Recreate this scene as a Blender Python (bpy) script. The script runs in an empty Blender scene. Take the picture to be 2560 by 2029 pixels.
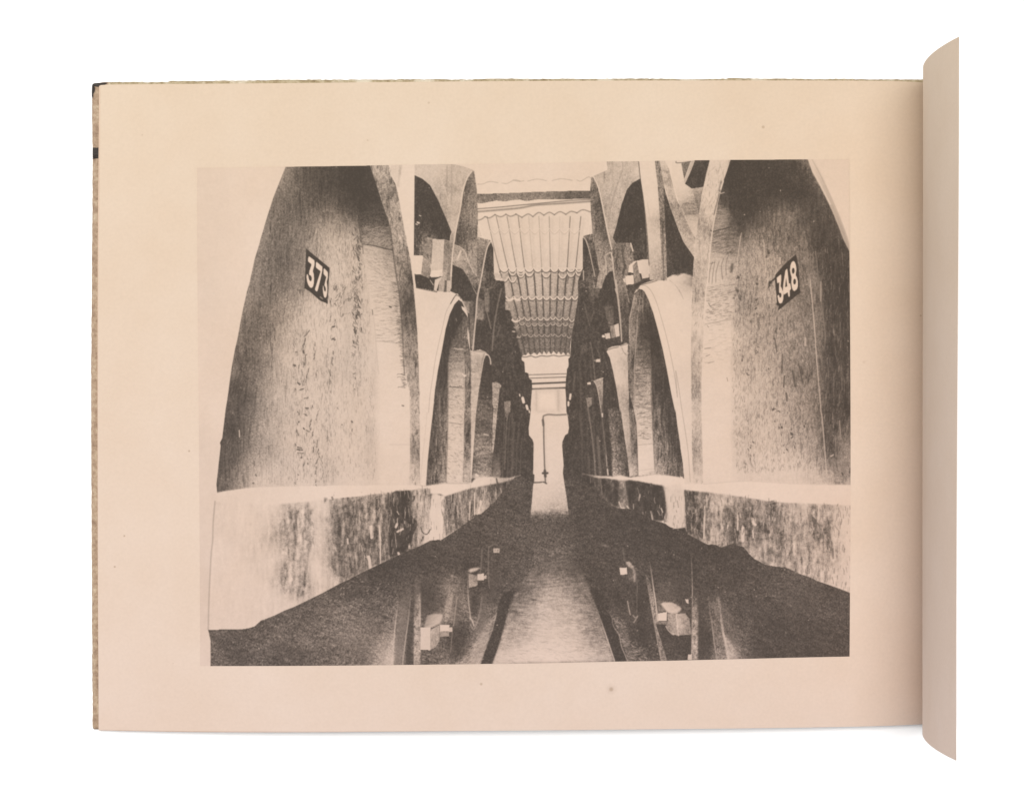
import bpy, bmesh, math, random
import numpy as np

# ------------------------------------------------------------------ camera, world, lamps, exposure
scene = bpy.context.scene
K = 0.00016          # metres on the page per unit of the layout grid
D = 1.0              # camera height above the table
CX, CY = 1280.0, 1060.0

cam_data = bpy.data.cameras.new("camera")
cam = bpy.data.objects.new("camera", cam_data)
scene.collection.objects.link(cam)
cam.location = (0, 0, D)
cam_data.sensor_width = 36.0
cam_data.lens = 36.0 * D / (2560 * K)
cam_data.shift_y = 45.5 / 2560
cam_data.clip_start = 0.01
cam_data.clip_end = 50
scene.camera = cam

world = bpy.data.worlds.new("World")
scene.world = world
world.use_nodes = True
bg = world.node_tree.nodes["Background"]
bg.inputs[0].default_value = (0.90, 0.94, 1.0, 1)
bg.inputs[1].default_value = 0.34


def area(name, loc, target, size, watts, color):
    from mathutils import Vector
    l = bpy.data.lights.new(name, 'AREA')
    l.shape = 'DISK'
    l.size = size
    l.energy = watts
    l.color = color
    o = bpy.data.objects.new(name, l)
    o.location = loc
    d = Vector(target) - Vector(loc)
    o.rotation_euler = d.to_track_quat('-Z', 'Y').to_euler()
    scene.collection.objects.link(o)
    return o


area("overhead_softbox", (0.12, 0.36, 2.2), (0.02, 0, 0), 1.05, 45.5, (1.0, 0.985, 0.965))
area("side_softbox", (-1.9, 0.15, 1.15), (0.05, 0, 0), 0.9, 21.5, (1.0, 0.98, 0.95))

vs = scene.view_settings
vs.view_transform = 'Standard'
vs.look = 'None'
vs.exposure = 0.0
vs.gamma = 1.0
vs.use_curve_mapping = False
scene.render.engine = 'CYCLES'
scene.cycles.use_denoising = True

# ------------------------------------------------------------------ helpers
rng = np.random.default_rng(7)
random.seed(7)


def link(o, parent=None):
    scene.collection.objects.link(o)
    if parent is not None:
        o.parent = parent
    return o


def mesh_obj(name, verts, faces, mat, parent=None, smooth=False, uvs=None):
    me = bpy.data.meshes.new(name)
    me.from_pydata([tuple(v) for v in verts], [], faces)
    if uvs is not None:
        ul = me.uv_layers.new(name="UVMap")
        for lp in me.loops:
            ul.data[lp.index].uv = uvs[lp.vertex_index]
    me.validate()
    bm = bmesh.new()
    bm.from_mesh(me)
    bmesh.ops.recalc_face_normals(bm, faces=bm.faces)
    bm.to_mesh(me)
    bm.free()
    if smooth:
        for p in me.polygons:
            p.use_smooth = True
    me.materials.append(mat)
    return link(bpy.data.objects.new(name, me), parent)


def P(px, py, z):
    """A point at height z over the table on the sight line through layout position (px, py)."""
    s = K * (1 - z / D)
    return ((px - CX) * s, -(py - CY) * s, z)


def interp(table, x):
    t = np.array(table, float)
    return float(np.interp(x, t[:, 0], t[:, 1]))


def smooth_interp(table, x):
    """Catmull-Rom through a table of (x, y)."""
    t = table
    if x <= t[0][0]:
        return t[0][1]
    if x >= t[-1][0]:
        return t[-1][1]
    for i in range(len(t) - 1):
        if t[i][0] <= x <= t[i + 1][0]:
            x0, y0 = t[max(i - 1, 0)]
            x1, y1 = t[i]
            x2, y2 = t[i + 1]
            x3, y3 = t[min(i + 2, len(t) - 1)]
            h = x2 - x1
            m1 = (y2 - y0) / (x2 - x0) if x2 != x0 else 0
            m2 = (y3 - y1) / (x3 - x1) if x3 != x1 else 0
            u = (x - x1) / h
            return ((2 * u**3 - 3 * u**2 + 1) * y1 + (u**3 - 2 * u**2 + u) * h * m1
                    + (-2 * u**3 + 3 * u**2) * y2 + (u**3 - u**2) * h * m2)


# ------------------------------------------------------------------ materials
def new_mat(name, rough=0.9, spec=0.15):
    m = bpy.data.materials.new(name)
    m.use_nodes = True
    nt = m.node_tree
    b = nt.nodes["Principled BSDF"]
    b.inputs["Roughness"].default_value = rough
    b.inputs["Specular IOR Level"].default_value = spec
    return m, nt, b


def N(nt, t, **kw):
    n = nt.nodes.new(t)
    for k, v in kw.items():
        setattr(n, k, v)
    return n


def ramp(nt, stops):
    r = N(nt, "ShaderNodeValToRGB")
    e = r.color_ramp.elements
    while len(e) < len(stops):
        e.new(0.5)
    for el, (p, c) in zip(e, stops):
        el.position = p
        el.color = (c[0], c[1], c[2], 1)
    return r


PAPER = (0.592, 0.463, 0.351)


def paper_nodes(nt, tint=(1, 1, 1), stains=None):
    """Aged paper: faint cloudy toning, fibres, a few foxing specks. Returns colour socket, height socket."""
    L = nt.links
    geo = N(nt, "ShaderNodeNewGeometry")
    n1 = N(nt, "ShaderNodeTexNoise")
    n1.inputs["Scale"].default_value = 26
    n1.inputs["Detail"].default_value = 5
    n1.inputs["Roughness"].default_value = 0.6
    L.new(geo.outputs["Position"], n1.inputs["Vector"])
    a = tuple(PAPER[i] * tint[i] for i in range(3))
    c1 = tuple(v * f for v, f in zip(a, (0.975, 0.962, 0.945)))
    c2 = tuple(v * f for v, f in zip(a, (1.015, 1.025, 1.04)))
    r1 = ramp(nt, [(0.32, c1), (0.68, c2)])
    L.new(n1.outputs["Fac"], r1.inputs["Fac"])
    # slow colour drift along the sheet: yellower at the head, pinker at the tail
    sep = N(nt, "ShaderNodeSeparateXYZ")
    L.new(geo.outputs["Position"], sep.inputs[0])
    mr = N(nt, "ShaderNodeMapRange")
    mr.inputs["From Min"].default_value = -0.13
    mr.inputs["From Max"].default_value = 0.14
    L.new(sep.outputs["Y"], mr.inputs["Value"])
    r2 = ramp(nt, [(0.0, (1.005, 1.002, 1.10)), (1.0, (1.0, 1.01, 0.99))])
    L.new(mr.outputs["Result"], r2.inputs["Fac"])
    mul = N(nt, "ShaderNodeMix", data_type='RGBA', blend_type='MULTIPLY')
    mul.inputs["Factor"].default_value = 1
    L.new(r1.outputs["Color"], mul.inputs["A"])
    L.new(r2.outputs["Color"], mul.inputs["B"])
    # foxing specks
    v = N(nt, "ShaderNodeTexVoronoi")
    v.inputs["Scale"].default_value = 62
    L.new(geo.outputs["Position"], v.inputs["Vector"])
    gate = N(nt, "ShaderNodeSeparateColor")
    L.new(v.outputs["Color"], gate.inputs[0])
    m1 = N(nt, "ShaderNodeMath", operation='MULTIPLY')
    L.new(gate.outputs[0], m1.inputs[0])
    m1.inputs[1].default_value = 0.052
    m1b = N(nt, "ShaderNodeMath", operation='SUBTRACT')
    L.new(m1.outputs[0], m1b.inputs[0])
    m1b.inputs[1].default_value = 0.018
    m2 = N(nt, "ShaderNodeMath", operation='LESS_THAN')
    L.new(v.outputs["Distance"], m2.inputs[0])
    L.new(m1b.outputs[0], m2.inputs[1])
    m3 = N(nt, "ShaderNodeMath", operation='MULTIPLY')
    L.new(m2.outputs[0], m3.inputs[0])
    m3.inputs[1].default_value = 0.22
    spot = N(nt, "ShaderNodeMix", data_type='RGBA', blend_type='MIX')
    L.new(m3.outputs[0], spot.inputs["Factor"])
    L.new(mul.outputs["Result"], spot.inputs["A"])
    spot.inputs["B"].default_value = (0.25, 0.17, 0.11, 1)
    # old stains that sit on this sheet
    last = spot
    for (sx, sy, sr, sa) in (stains or ()):
        dst = N(nt, "ShaderNodeVectorMath", operation='DISTANCE')
        L.new(geo.outputs["Position"], dst.inputs[0])
        dst.inputs[1].default_value = P(sx, sy, page_z(sx))
        mr2 = N(nt, "ShaderNodeMapRange", interpolation_type='SMOOTHSTEP')
        mr2.inputs["From Min"].default_value = sr * K * 1.3
        mr2.inputs["From Max"].default_value = sr * K * 0.3
        mr2.inputs["To Max"].default_value = sa
        L.new(dst.outputs["Value"], mr2.inputs["Value"])
        nx_ = N(nt, "ShaderNodeMix", data_type='RGBA', blend_type='MIX')
        L.new(mr2.outputs["Result"], nx_.inputs["Factor"])
        L.new(last.outputs["Result"], nx_.inputs["A"])
        nx_.inputs["B"].default_value = (0.24, 0.15, 0.085, 1)
        last = nx_
    spot = last
    # fibres
    n2 = N(nt, "ShaderNodeTexNoise")
    n2.inputs["Scale"].default_value = 900
    n2.inputs["Detail"].default_value = 3
    L.new(geo.outputs["Position"], n2.inputs["Vector"])
    r3 = ramp(nt, [(0.25, (0.965, 0.965, 0.965)), (0.75, (1.02, 1.02, 1.02))])
    L.new(n2.outputs["Fac"], r3.inputs["Fac"])
    f = N(nt, "ShaderNodeMix", data_type='RGBA', blend_type='MULTIPLY')
    f.inputs["Factor"].default_value = 1
    L.new(spot.outputs["Result"], f.inputs["A"])
    L.new(r3.outputs["Color"], f.inputs["B"])
    return f.outputs["Result"], n2.outputs["Fac"]


def paper_mat(name, tint=(1, 1, 1), stains=None):
    m, nt, b = new_mat(name)
    col, h = paper_nodes(nt, tint, stains)
    nt.links.new(col, b.inputs["Base Color"])
    bump = N(nt, "ShaderNodeBump")
    bump.inputs["Strength"].default_value = 0.06
    bump.inputs["Distance"].default_value = 0.0002
    nt.links.new(h, bump.inputs["Height"])
    nt.links.new(bump.outputs[0], b.inputs["Normal"])
    return m


PAGE_Z = [(225, 0.0040), (250, 0.0044), (450, 0.0066), (800, 0.0092), (1250, 0.0106), (1700, 0.0100),
          (2000, 0.0086), (2150, 0.0070), (2240, 0.0056), (2300, 0.0042), (2345, 0.0032)]


def page_z(px):
    return smooth_interp(PAGE_Z, px)


MAT_PAGE = paper_mat("aged_paper", (1, 1, 1), ((1528, 1722, 6, .45), (1528, 1722, 15, .12), (1203, 1709, 4, .4), (1908, 318, 4.5, .4), (311, 1339, 3, .5),
                     (287, 1416, 3, .5), (473, 1127, 3, .5), (1072, 257, 3.5, .3), (919, 351, 3, .25), (2160, 905, 4, .15), (2302, 789, 3, .4)))
MAT_LEAF = paper_mat("leaf_paper", (0.985, 1.01, 1.05))
MAT_UNDER = paper_mat("under_leaf_paper", (0.98, 0.92, 0.90))


def cloth_mat(name, c1, c2, c3, scale=420, worn=0.0):
    m, nt, b = new_mat(name, 0.95, 0.08)
    geo = N(nt, "ShaderNodeNewGeometry")
    n = N(nt, "ShaderNodeTexNoise")
    n.inputs["Scale"].default_value = scale
    n.inputs["Detail"].default_value = 6
    n.inputs["Roughness"].default_value = 0.7
    nt.links.new(geo.outputs["Position"], n.inputs["Vector"])
    r = ramp(nt, [(0.30, c1), (0.5, c2), (0.72, c3)])
    nt.links.new(n.outputs["Fac"], r.inputs["Fac"])
    n3 = N(nt, "ShaderNodeTexNoise")
    n3.inputs["Scale"].default_value = 95
    n3.inputs["Detail"].default_value = 4
    nt.links.new(geo.outputs["Position"], n3.inputs["Vector"])
    r3 = ramp(nt, [(0.56, (0, 0, 0)), (0.66, (worn, worn, worn))])
    nt.links.new(n3.outputs["Fac"], r3.inputs["Fac"])
    w3 = N(nt, "ShaderNodeMix", data_type='RGBA', blend_type='MIX')
    nt.links.new(r3.outputs["Color"], w3.inputs["Factor"])
    nt.links.new(r.outputs["Color"], w3.inputs["A"])
    w3.inputs["B"].default_value = (0.66, 0.58, 0.45, 1)
    nt.links.new(w3.outputs["Result"], b.inputs["Base Color"])
    bump = N(nt, "ShaderNodeBump")
    bump.inputs["Strength"].default_value = 0.5
    bump.inputs["Distance"].default_value = 0.0006
    nt.links.new(n.outputs["Fac"], bump.inputs["Height"])
    nt.links.new(bump.outputs[0], b.inputs["Normal"])
    return m


MAT_CLOTH = cloth_mat("board_cloth", (0.22, 0.145, 0.10), (0.36, 0.255, 0.175), (0.52, 0.42, 0.30), 420, 0.0)
MAT_WORN = cloth_mat("worn_board_edge", (0.24, 0.175, 0.095), (0.40, 0.32, 0.20), (0.58, 0.50, 0.36), 420, 0.85)
MAT_BLACK = cloth_mat("black_cloth", (0.022, 0.019, 0.016), (0.042, 0.035, 0.031), (0.075, 0.066, 0.058))

m, nt, b = new_mat("white_table", 0.6, 0.2)
geo = N(nt, "ShaderNodeNewGeometry")
n = N(nt, "ShaderNodeTexNoise")
n.inputs["Scale"].default_value = 40
nt.links.new(geo.outputs["Position"], n.inputs["Vector"])
r = ramp(nt, [(0.3, (0.945, 0.945, 0.945)), (0.7, (0.96, 0.96, 0.96))])
nt.links.new(n.outputs["Fac"], r.inputs["Fac"])
nt.links.new(r.outputs["Color"], b.inputs["Base Color"])
MAT_TABLE = m

# ------------------------------------------------------------------ the table
tb = mesh_obj("table_surface", [(-3, -3, 0), (3, -3, 0), (3, 3, 0), (-3, 3, 0)], [(0, 1, 2, 3)], MAT_TABLE)
tb["kind"] = "structure"
tb["label"] = "plain white table surface under the open book"

# ------------------------------------------------------------------ the book
book = link(bpy.data.objects.new("photo_book", None))
book.location = (0, 0, 0)
book["label"] = "old oblong book open at a sepia plate of big casks, one leaf standing up"
book["category"] = "book"

TOP = [(249, 213.5), (262, 212), (500, 210), (800, 207.5), (1100, 204.5), (1500, 202.2), (1900, 201.6),
       (2200, 202.5), (2260, 204), (2308, 206.5), (2340, 208)]
BOT = [(246, 1823.5), (500, 1827), (800, 1828), (1000, 1827), (1300, 1824.8), (1700, 1821), (2000, 1817.5),
       (2200, 1813.5), (2308, 1809), (2340, 1807)]
LEFT = [(213, 250.8), (420, 249.5), (640, 246.5), (800, 245.6), (1050, 245), (1500, 245.3), (1640, 246), (1824, 246.4)]
X_ROOT = 2340.0


def add_sides(vt, fs, uvs, ring, n0):
    """cut edge of a sheet, with vertices of its own so that the faces stay crisp"""
    s0 = len(vt)
    nr = len(ring)
    vt += [vt[i] for i in ring] + [vt[i + n0] for i in ring]
    if uvs is not None:
        uvs += [uvs[i] for i in ring] * 2
    for k in range(nr):
        q = (k + 1) % nr
        fs.append((s0 + k, s0 + q, s0 + nr + q, s0 + nr + k))


def sheet(name, mat, dz, nx, ny, left, right, top, bot, thick, parent, uv=None, zf=page_z, wob=0.0):
    """A sheet of paper with real thickness whose edges follow the given curves."""
    ph = [random.uniform(0, 6.28) for _ in range(6)]
    vt, uvs = [], []
    for j in range(ny + 1):
        v = j / ny
        for i in range(nx + 1):
            u = i / nx
            # columns pack towards the gutter where the page bends
            yl0, yl1 = top(left(0)), bot(left(1))
            x0 = left(v)
            x1 = right(v)
            px = x0 + (x1 - x0) * u
            py = top(px) + (bot(px) - top(px)) * v
            z = zf(px) + dz + wob * (math.sin(px / 310 + ph[0] + 1.3 * math.sin(py / 420 + ph[1]))
                                     * math.sin(py / 360 + ph[2]))
            vt.append(P(px, py, z))
            uvs.append((px, py))
    fs = []
    w = nx + 1
    for j in range(ny):
        for i in range(nx):
            a = j * w + i
            fs.append((a, a + w, a + w + 1, a + 1))
    if thick > 0:
        n0 = len(vt)
        vt += [(x, y, z - thick) for x, y, z in vt]
        fs += [tuple(q + n0 for q in f[::-1]) for f in fs]
        uvs = uvs + uvs
        add_sides(vt, fs, uvs, [i for i in range(w)] + [j * w + nx for j in range(1, ny + 1)]
                  + [ny * w + i for i in range(nx - 1, -1, -1)] + [j * w for j in range(ny - 1, 0, -1)], n0)
    return mesh_obj(name, vt, fs, mat, parent, smooth=True, uvs=uv(uvs) if uv else None)


def rnoise(seed, n, amp, step):
    r = np.random.default_rng(seed)
    a = r.standard_normal(n)
    b = np.repeat(r.standard_normal(n // step + 1), step)[:n]
    return amp * (0.6 * a + 0.6 * b)


# cover board with a rounded, frayed cloth edge
CT = [(231, 209), (268, 206), (500, 202.8), (800, 199.6), (1100, 198), (1500, 197.2), (1900, 197.2), (2200, 198),
      (2308, 199), (2350, 200)]
CB = [(231, 1822), (300, 1823.5), (800, 1824), (1300, 1821), (2000, 1813), (2350, 1803)]
CL = [(209, 231), (260, 230), (400, 231.6), (800, 229), (1000, 227.6), (1300, 229), (1640, 230.5), (1822, 232)]
outl = []
nt_ = 300
jit = rnoise(11, nt_ + 1, 0.8, 9)
for i in range(nt_ + 1):                       # along the head, left to right
    px = 236 + (2350 - 236) * i / nt_
    outl.append((px, smooth_interp(CT, px) + jit[i]))
jit = rnoise(12, 41, 0.3, 5)
for i in range(41):                            # right side (hidden in the gutter)
    outl.append((2351, 201 + (1802 - 201) * i / 40))
jit = rnoise(13, nt_ + 1, 0.4, 9)
for i in range(nt_ + 1):                       # tail, right to left
    px = 2350 - (2350 - 236) * i / nt_
    outl.append((px, smooth_interp(CB, px) + jit[i]))
jit = rnoise(14, 241, 0.42, 7)
for i in range(241):                           # fore edge, bottom to top
    py = 1819 - (1819 - 212) * i / 240
    outl.append((smooth_interp(CL, py) + jit[i], py))
cxm, cym = 1290.0, 1010.0
vt, fs = [], []
# cross-section of the edge: inset from the outline (layout units), height
SEC = [(3.0, 0.0003), (0.8, 0.0008), (0.0, 0.0016), (0.8, 0.0024), (3.2, 0.0030), (9.0, 0.0031)]
nO = len(outl)
for ins, z in SEC:
    for (px, py) in outl:
        dx = ins if px < 240 else (-ins if px > 2349 else 0)
        dy = ins if py < 240 else (-ins if py > 1795 else 0)
        vt.append(P(px + dx, py + dy, z))
for k in range(len(SEC) - 1):
    for i in range(nO):
        j = (i + 1) % nO
        fs.append((k * nO + i, k * nO + j, (k + 1) * nO + j, (k + 1) * nO + i))
fs.append(tuple((len(SEC) - 1) * nO + i for i in range(nO)))
fs.append(tuple(i for i in range(nO))[::-1])
board = mesh_obj("cover_board", vt, fs, MAT_CLOTH, book, smooth=False)
board.data.materials.append(MAT_WORN)
for pl in board.data.polygons:                 # the head edge has lost most of its cloth
    if len(pl.vertices) == 4 and pl.center.y > -(216 - CY) * K and pl.center.x > -(1280 - 272) * K:
        pl.material_index = 1
board["label"] = "worn tan cloth cover board showing as a narrow frayed margin"


def patch(name, pts, z0, th, mat, parent, label):
    """A thin cloth piece glued over the board, turned down over its outer edge."""
    top_ = [P(px, py, z0 + th) for px, py in pts]
    bot_ = [P(px, py, z0) for px, py in pts]
    n_ = len(pts)
    f = [tuple(range(n_)), tuple(range(2 * n_ - 1, n_ - 1, -1))]
    for i in range(n_):
        j = (i + 1) % n_
        f.append((i, j, n_ + j, n_ + i))
    o = mesh_obj(name, top_ + bot_, f, mat, parent)
    o["label"] = label
    return o


def Z1(l):
    return [(200 + x / 7.12, 180 + y / 7.12) for x, y in l]


patch("cloth_corner", Z1([(214, 250), (222, 222), (240, 208), (290, 198), (370, 196), (450, 190), (492, 196), (462, 214),
                          (440, 232), (400, 240), (376, 246), (368, 264), (320, 268), (285, 262), (248, 252), (262, 280),
                          (268, 312), (262, 345), (246, 376), (232, 392), (229, 440), (214, 462), (210, 375)]),
      0.0008, 0.00255, MAT_BLACK, board, "black cloth corner with a torn inner edge")
patch("cloth_band", Z1([(226, 1352), (252, 1346), (290, 1350), (332, 1346), (334, 1440), (330, 1538), (282, 1542), (226, 1548)]),
      0.0008, 0.00255, MAT_BLACK, board, "short black band across the fore edge")

# leaves under the open page
def lin(table):
    return lambda q: smooth_interp(table, q)


UL = [(213, 247.6), (420, 246.2), (640, 244.2), (1050, 243.6), (1500, 244.6), (1824, 247.5)]
under = sheet("under_leaf", MAT_UNDER, -0.00055, 60, 40,
              lambda v: smooth_interp(UL, 216 + v * (1826 - 216)), lambda v: X_ROOT,
              lambda x: smooth_interp(TOP, x) + 1.5, lambda x: smooth_interp(BOT, x) + 1.7 * math.exp(-((x - 520) / 420) ** 2),
              0.0003, book)
# the block of earlier leaves between the board and the open page
sheet("leaf_block", MAT_UNDER, -0.0011, 60, 20,
      lambda v: 252.0, lambda v: X_ROOT, lambda x: smooth_interp(TOP, x) + 5, lambda x: smooth_interp(BOT, x) - 5,
      0.0004, book)

page = sheet("page", MAT_PAGE, 0.0, 110, 60,
             lambda v: smooth_interp(LEFT, 213 + v * (1824 - 213)), lambda v: X_ROOT,
             lambda x: smooth_interp(TOP, x), lambda x: smooth_interp(BOT, x), 0.00018, book, wob=0.00012)
page["label"] = "pale pinkish cream page carrying the plate"

# the leaf that stands up from the gutter
PROF = [(2338, 0.0034), (2326, 0.0065), (2308, 0.0125), (2292, 0.0190), (2279, 0.0270), (2269, 0.0370), (2261.5, 0.0490),
        (2257.5, 0.0610), (2256.5, 0.0720), (2258, 0.0835), (2262.5, 0.0960), (2270, 0.1085)]


def cr(pts, n=8, closed=False):
    out = []
    m_ = len(pts)
    for i in range(m_ - 1):
        p0 = pts[max(i - 1, 0)]
        p1, p2 = pts[i], pts[i + 1]
        p3 = pts[min(i + 2, m_ - 1)]
        for k in range(n):
            t = k / n
            out.append(tuple(0.5 * (2 * p1[d] + (p2[d] - p0[d]) * t + (2 * p0[d] - 5 * p1[d] + 4 * p2[d] - p3[d]) * t * t
                                    + (3 * p1[d] - p0[d] - 3 * p2[d] + p3[d]) * t ** 3) for d in range(len(p1))))
    out.append(tuple(pts[-1]))
    return out


prof = cr(PROF, 6)
vt, fs = [], []
ny = 40
for j in range(ny + 1):
    v = j / ny
    py = 195 + (1809 - 195) * v
    for q, (px, z) in enumerate(prof):
        t = q / (len(prof) - 1)
        wx = 5.0 * (1 - v) * t * t + 1.2 * math.sin(v * 5 + 1) * t
        pyy = py + (2.0 * t if v == 0 else 0)
        vt.append(((px + wx - CX) * K, -(pyy - CY) * K, z))
w = len(prof)
for j in range(ny):
    for i in range(w - 1):
        a = j * w + i
        fs.append((a, a + w, a + w + 1, a + 1))
n0 = len(vt)
vt += [(x + 0.00012, y, z) for x, y, z in vt]
fs += [tuple(q + n0 for q in f[::-1]) for f in fs]
ring = ([i for i in range(w)] + [j * w + w - 1 for j in range(1, ny + 1)]
        + [ny * w + i for i in range(w - 2, -1, -1)] + [j * w for j in range(ny - 1, 0, -1)])
add_sides(vt, fs, None, ring, n0)
leaf = mesh_obj("raised_leaf", vt, fs, MAT_LEAF, book, smooth=True)
leaf["label"] = "blank leaf standing upright and curling at the gutter"

# cloth spine strip below the gutter
vt, fs = [], []
for j in range(21):
    py = 205 + (1802 - 205) * j / 20
    for a in range(9):
        ang = math.pi * a / 8
        vt.append(((2341 - CX) * K + 0.0022 * math.sin(ang), -(py - CY) * K, 0.0019 - 0.0015 * math.cos(ang)))
for j in range(20):
    for a in range(8):
        q = j * 9 + a
        fs.append((q, q + 9, q + 10, q + 1))
mesh_obj("spine", vt, fs, MAT_CLOTH, book, smooth=True)

# ------------------------------------------------------------------ the printed plate: ink tones painted by code
# (flat sepia halftone print on the page: a cellar aisle between rows of great casks)
S = 0.8
X0, Y0 = 476.0, 386.0
W_, H_ = int(1668 * S), int(1292 * S)
T = np.full((H_, W_), 0.955, np.float32)
YY, XX = np.mgrid[0:H_, 0:W_].astype(np.float32)


def tile(ox, oy, s):
    return lambda *pts: [(ox + x / s, oy + y / s) for x, y in pts]


A1, B1, C1, D1 = tile(480, 390, 5.133), tile(880, 390, 5.133), tile(1280, 390, 5.133), tile(1680, 390, 4.687)
A2, B2, C2, D2 = tile(480, 700, 5.133), tile(880, 700, 5.133), tile(1280, 700, 5.133), tile(1680, 700, 4.687)
A3, B3, C3, D3 = tile(480, 1020, 5.133), tile(880, 1020, 5.133), tile(1280, 1020, 5.133), tile(1680, 1020, 4.687)
A4, B4, C4, D4 = tile(480, 1340, 5.133), tile(880, 1340, 5.133), tile(1280, 1340, 5.133), tile(1680, 1340, 4.687)
E1 = tile(740, 600, 9.4917)
F1 = tile(1910, 620, 9.4917)


def ct(tf, *l):
    """tone control points given in a tile's own coordinates"""
    return [tf((x, y))[0] + (t,) for x, y, t in l]


def toC(pts):
    a = np.array([(p[0], p[1]) for p in pts], np.float32)
    return np.stack([(a[:, 0] - X0) * S, (a[:, 1] - Y0) * S], 1)


def gauss(sx, sy, seed, kind='n', angle=0.0):
    """smooth random field, std 1, correlation lengths in layout units"""
    r = np.random.default_rng(seed)
    a = r.standard_normal((H_, W_)).astype(np.float32)
    fx = np.fft.fftfreq(W_)[None, :]
    fy = np.fft.fftfreq(H_)[:, None]
    ca, sa = math.cos(angle), math.sin(angle)
    u, v = fx * ca + fy * sa, -fx * sa + fy * ca
    g = np.exp(-2 * (math.pi ** 2) * ((u * sx * S) ** 2 + (v * sy * S) ** 2))
    o = np.real(np.fft.ifft2(np.fft.fft2(a) * g)).astype(np.float32)
    return o / o.std()


G = {
    'v': gauss(0.9, 13, 1), 'v2': gauss(1.3, 6, 2), 'vl': gauss(2.2, 60, 3), 'h': gauss(11, 0.9, 4), 'h2': gauss(5, 1.2, 5),
    'f': gauss(0.75, 0.75, 6), 'b': gauss(14, 14, 7), 'b2': gauss(5, 5, 8), 'st': gauss(2.6, 16, 9), 'st2': gauss(6, 26, 10),
    'd': gauss(7, 1.1, 11, angle=0.35), 'd2': gauss(7, 1.1, 12, angle=-0.35), 'm': gauss(2.2, 3.2, 13), 'bb': gauss(45, 45, 14),
}
warp = gauss(16, 30, 21) * 3.2
ix = np.clip(XX + warp * S, 0, W_ - 1).astype(int)
G['vw'] = G['v'][YY.astype(int), ix]
G['v2w'] = G['v2'][YY.astype(int), ix]
warp = gauss(30, 16, 22) * 3.5
iy = np.clip(YY + warp * S, 0, H_ - 1).astype(int)
G['hw'] = G['h'][iy, XX.astype(int)]


def boxblur(a, r):
    if r < 0.5:
        return a
    r = int(round(r))
    for ax in (0, 1):
        p = np.pad(a, [(r + 1, r) if k == ax else (0, 0) for k in (0, 1)], mode='edge')
        c = np.cumsum(p, axis=ax, dtype=np.float64)
        n_ = a.shape[ax]
        if ax == 0:
            a = (c[2 * r + 1:2 * r + 1 + n_] - c[:n_]) / (2 * r + 1)
        else:
            a = (c[:, 2 * r + 1:2 * r + 1 + n_] - c[:, :n_]) / (2 * r + 1)
    return a.astype(np.float32)


def mask(pts, soft=0.0, pad=4):
    q = toC(pts)
    pad = int(pad + 3 * soft * S)
    x0 = max(int(q[:, 0].min()) - pad, 0)
    x1 = min(int(q[:, 0].max()) + pad + 2, W_)
    y0 = max(int(q[:, 1].min()) - pad, 0)
    y1 = min(int(q[:, 1].max()) + pad + 2, H_)
    if x1 <= x0 or y1 <= y0:
        return None
    cov = np.zeros((y1 - y0, x1 - x0), np.float32)
    xs = np.arange(x0, x1, dtype=np.float32)[None, :]
    nq = len(q)
    for i in range(nq):
        ax, ay = q[i]
        bx, by = q[(i + 1) % nq]
        if ay == by:
            continue
        sg = 1.0
        if ay > by:
            ax, ay, bx, by = bx, by, ax, ay
            sg = -1.0
        r0, r1 = max(int(math.ceil(ay)), y0), min(int(math.ceil(by)), y1)
        if r1 <= r0:
            continue
        rows = np.arange(r0, r1, dtype=np.float32)
        xc = ax + (bx - ax) * (rows - ay) / (by - ay)
        cov[r0 - y0:r1 - y0] += sg * np.clip(xs - xc[:, None] + 0.5, 0, 1)
    m_ = np.clip(np.abs(cov), 0, 1)
    if soft > 0:
        for _ in range(2):
            m_ = boxblur(m_, max(soft * S * 0.7, 0.5))
    return m_, x0, x1, y0, y1


def field(ctrl, x0, x1, y0, y1, p=2.6):
    st = 6
    gx = np.arange(x0, x1 + st, st, dtype=np.float32)
    gy = np.arange(y0, y1 + st, st, dtype=np.float32)
    mx, my = np.meshgrid(gx, gy)
    c = np.array(ctrl, np.float32)
    cx_, cy_ = (c[:, 0] - X0) * S, (c[:, 1] - Y0) * S
    d2 = (mx[..., None] - cx_) ** 2 + (my[..., None] - cy_) ** 2 + 16
    w_ = d2 ** (-(p + 2.2) / 2)
    f = (w_ * c[:, 2]).sum(-1) / w_.sum(-1)
    f = boxblur(boxblur(f.astype(np.float32), 2), 1)
    yi = (np.arange(y0, y1) - y0) / st
    xi = (np.arange(x0, x1) - x0) / st
    i0, j0 = yi.astype(int), xi.astype(int)
    i1, j1 = np.minimum(i0 + 1, f.shape[0] - 1), np.minimum(j0 + 1, f.shape[1] - 1)
    ty, tx = (yi - i0)[:, None], (xi - j0)[None, :]
    return ((f[i0][:, j0] * (1 - ty) + f[i1][:, j0] * ty) * (1 - tx)
            + (f[i0][:, j1] * (1 - ty) + f[i1][:, j1] * ty) * tx).astype(np.float32)


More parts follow.
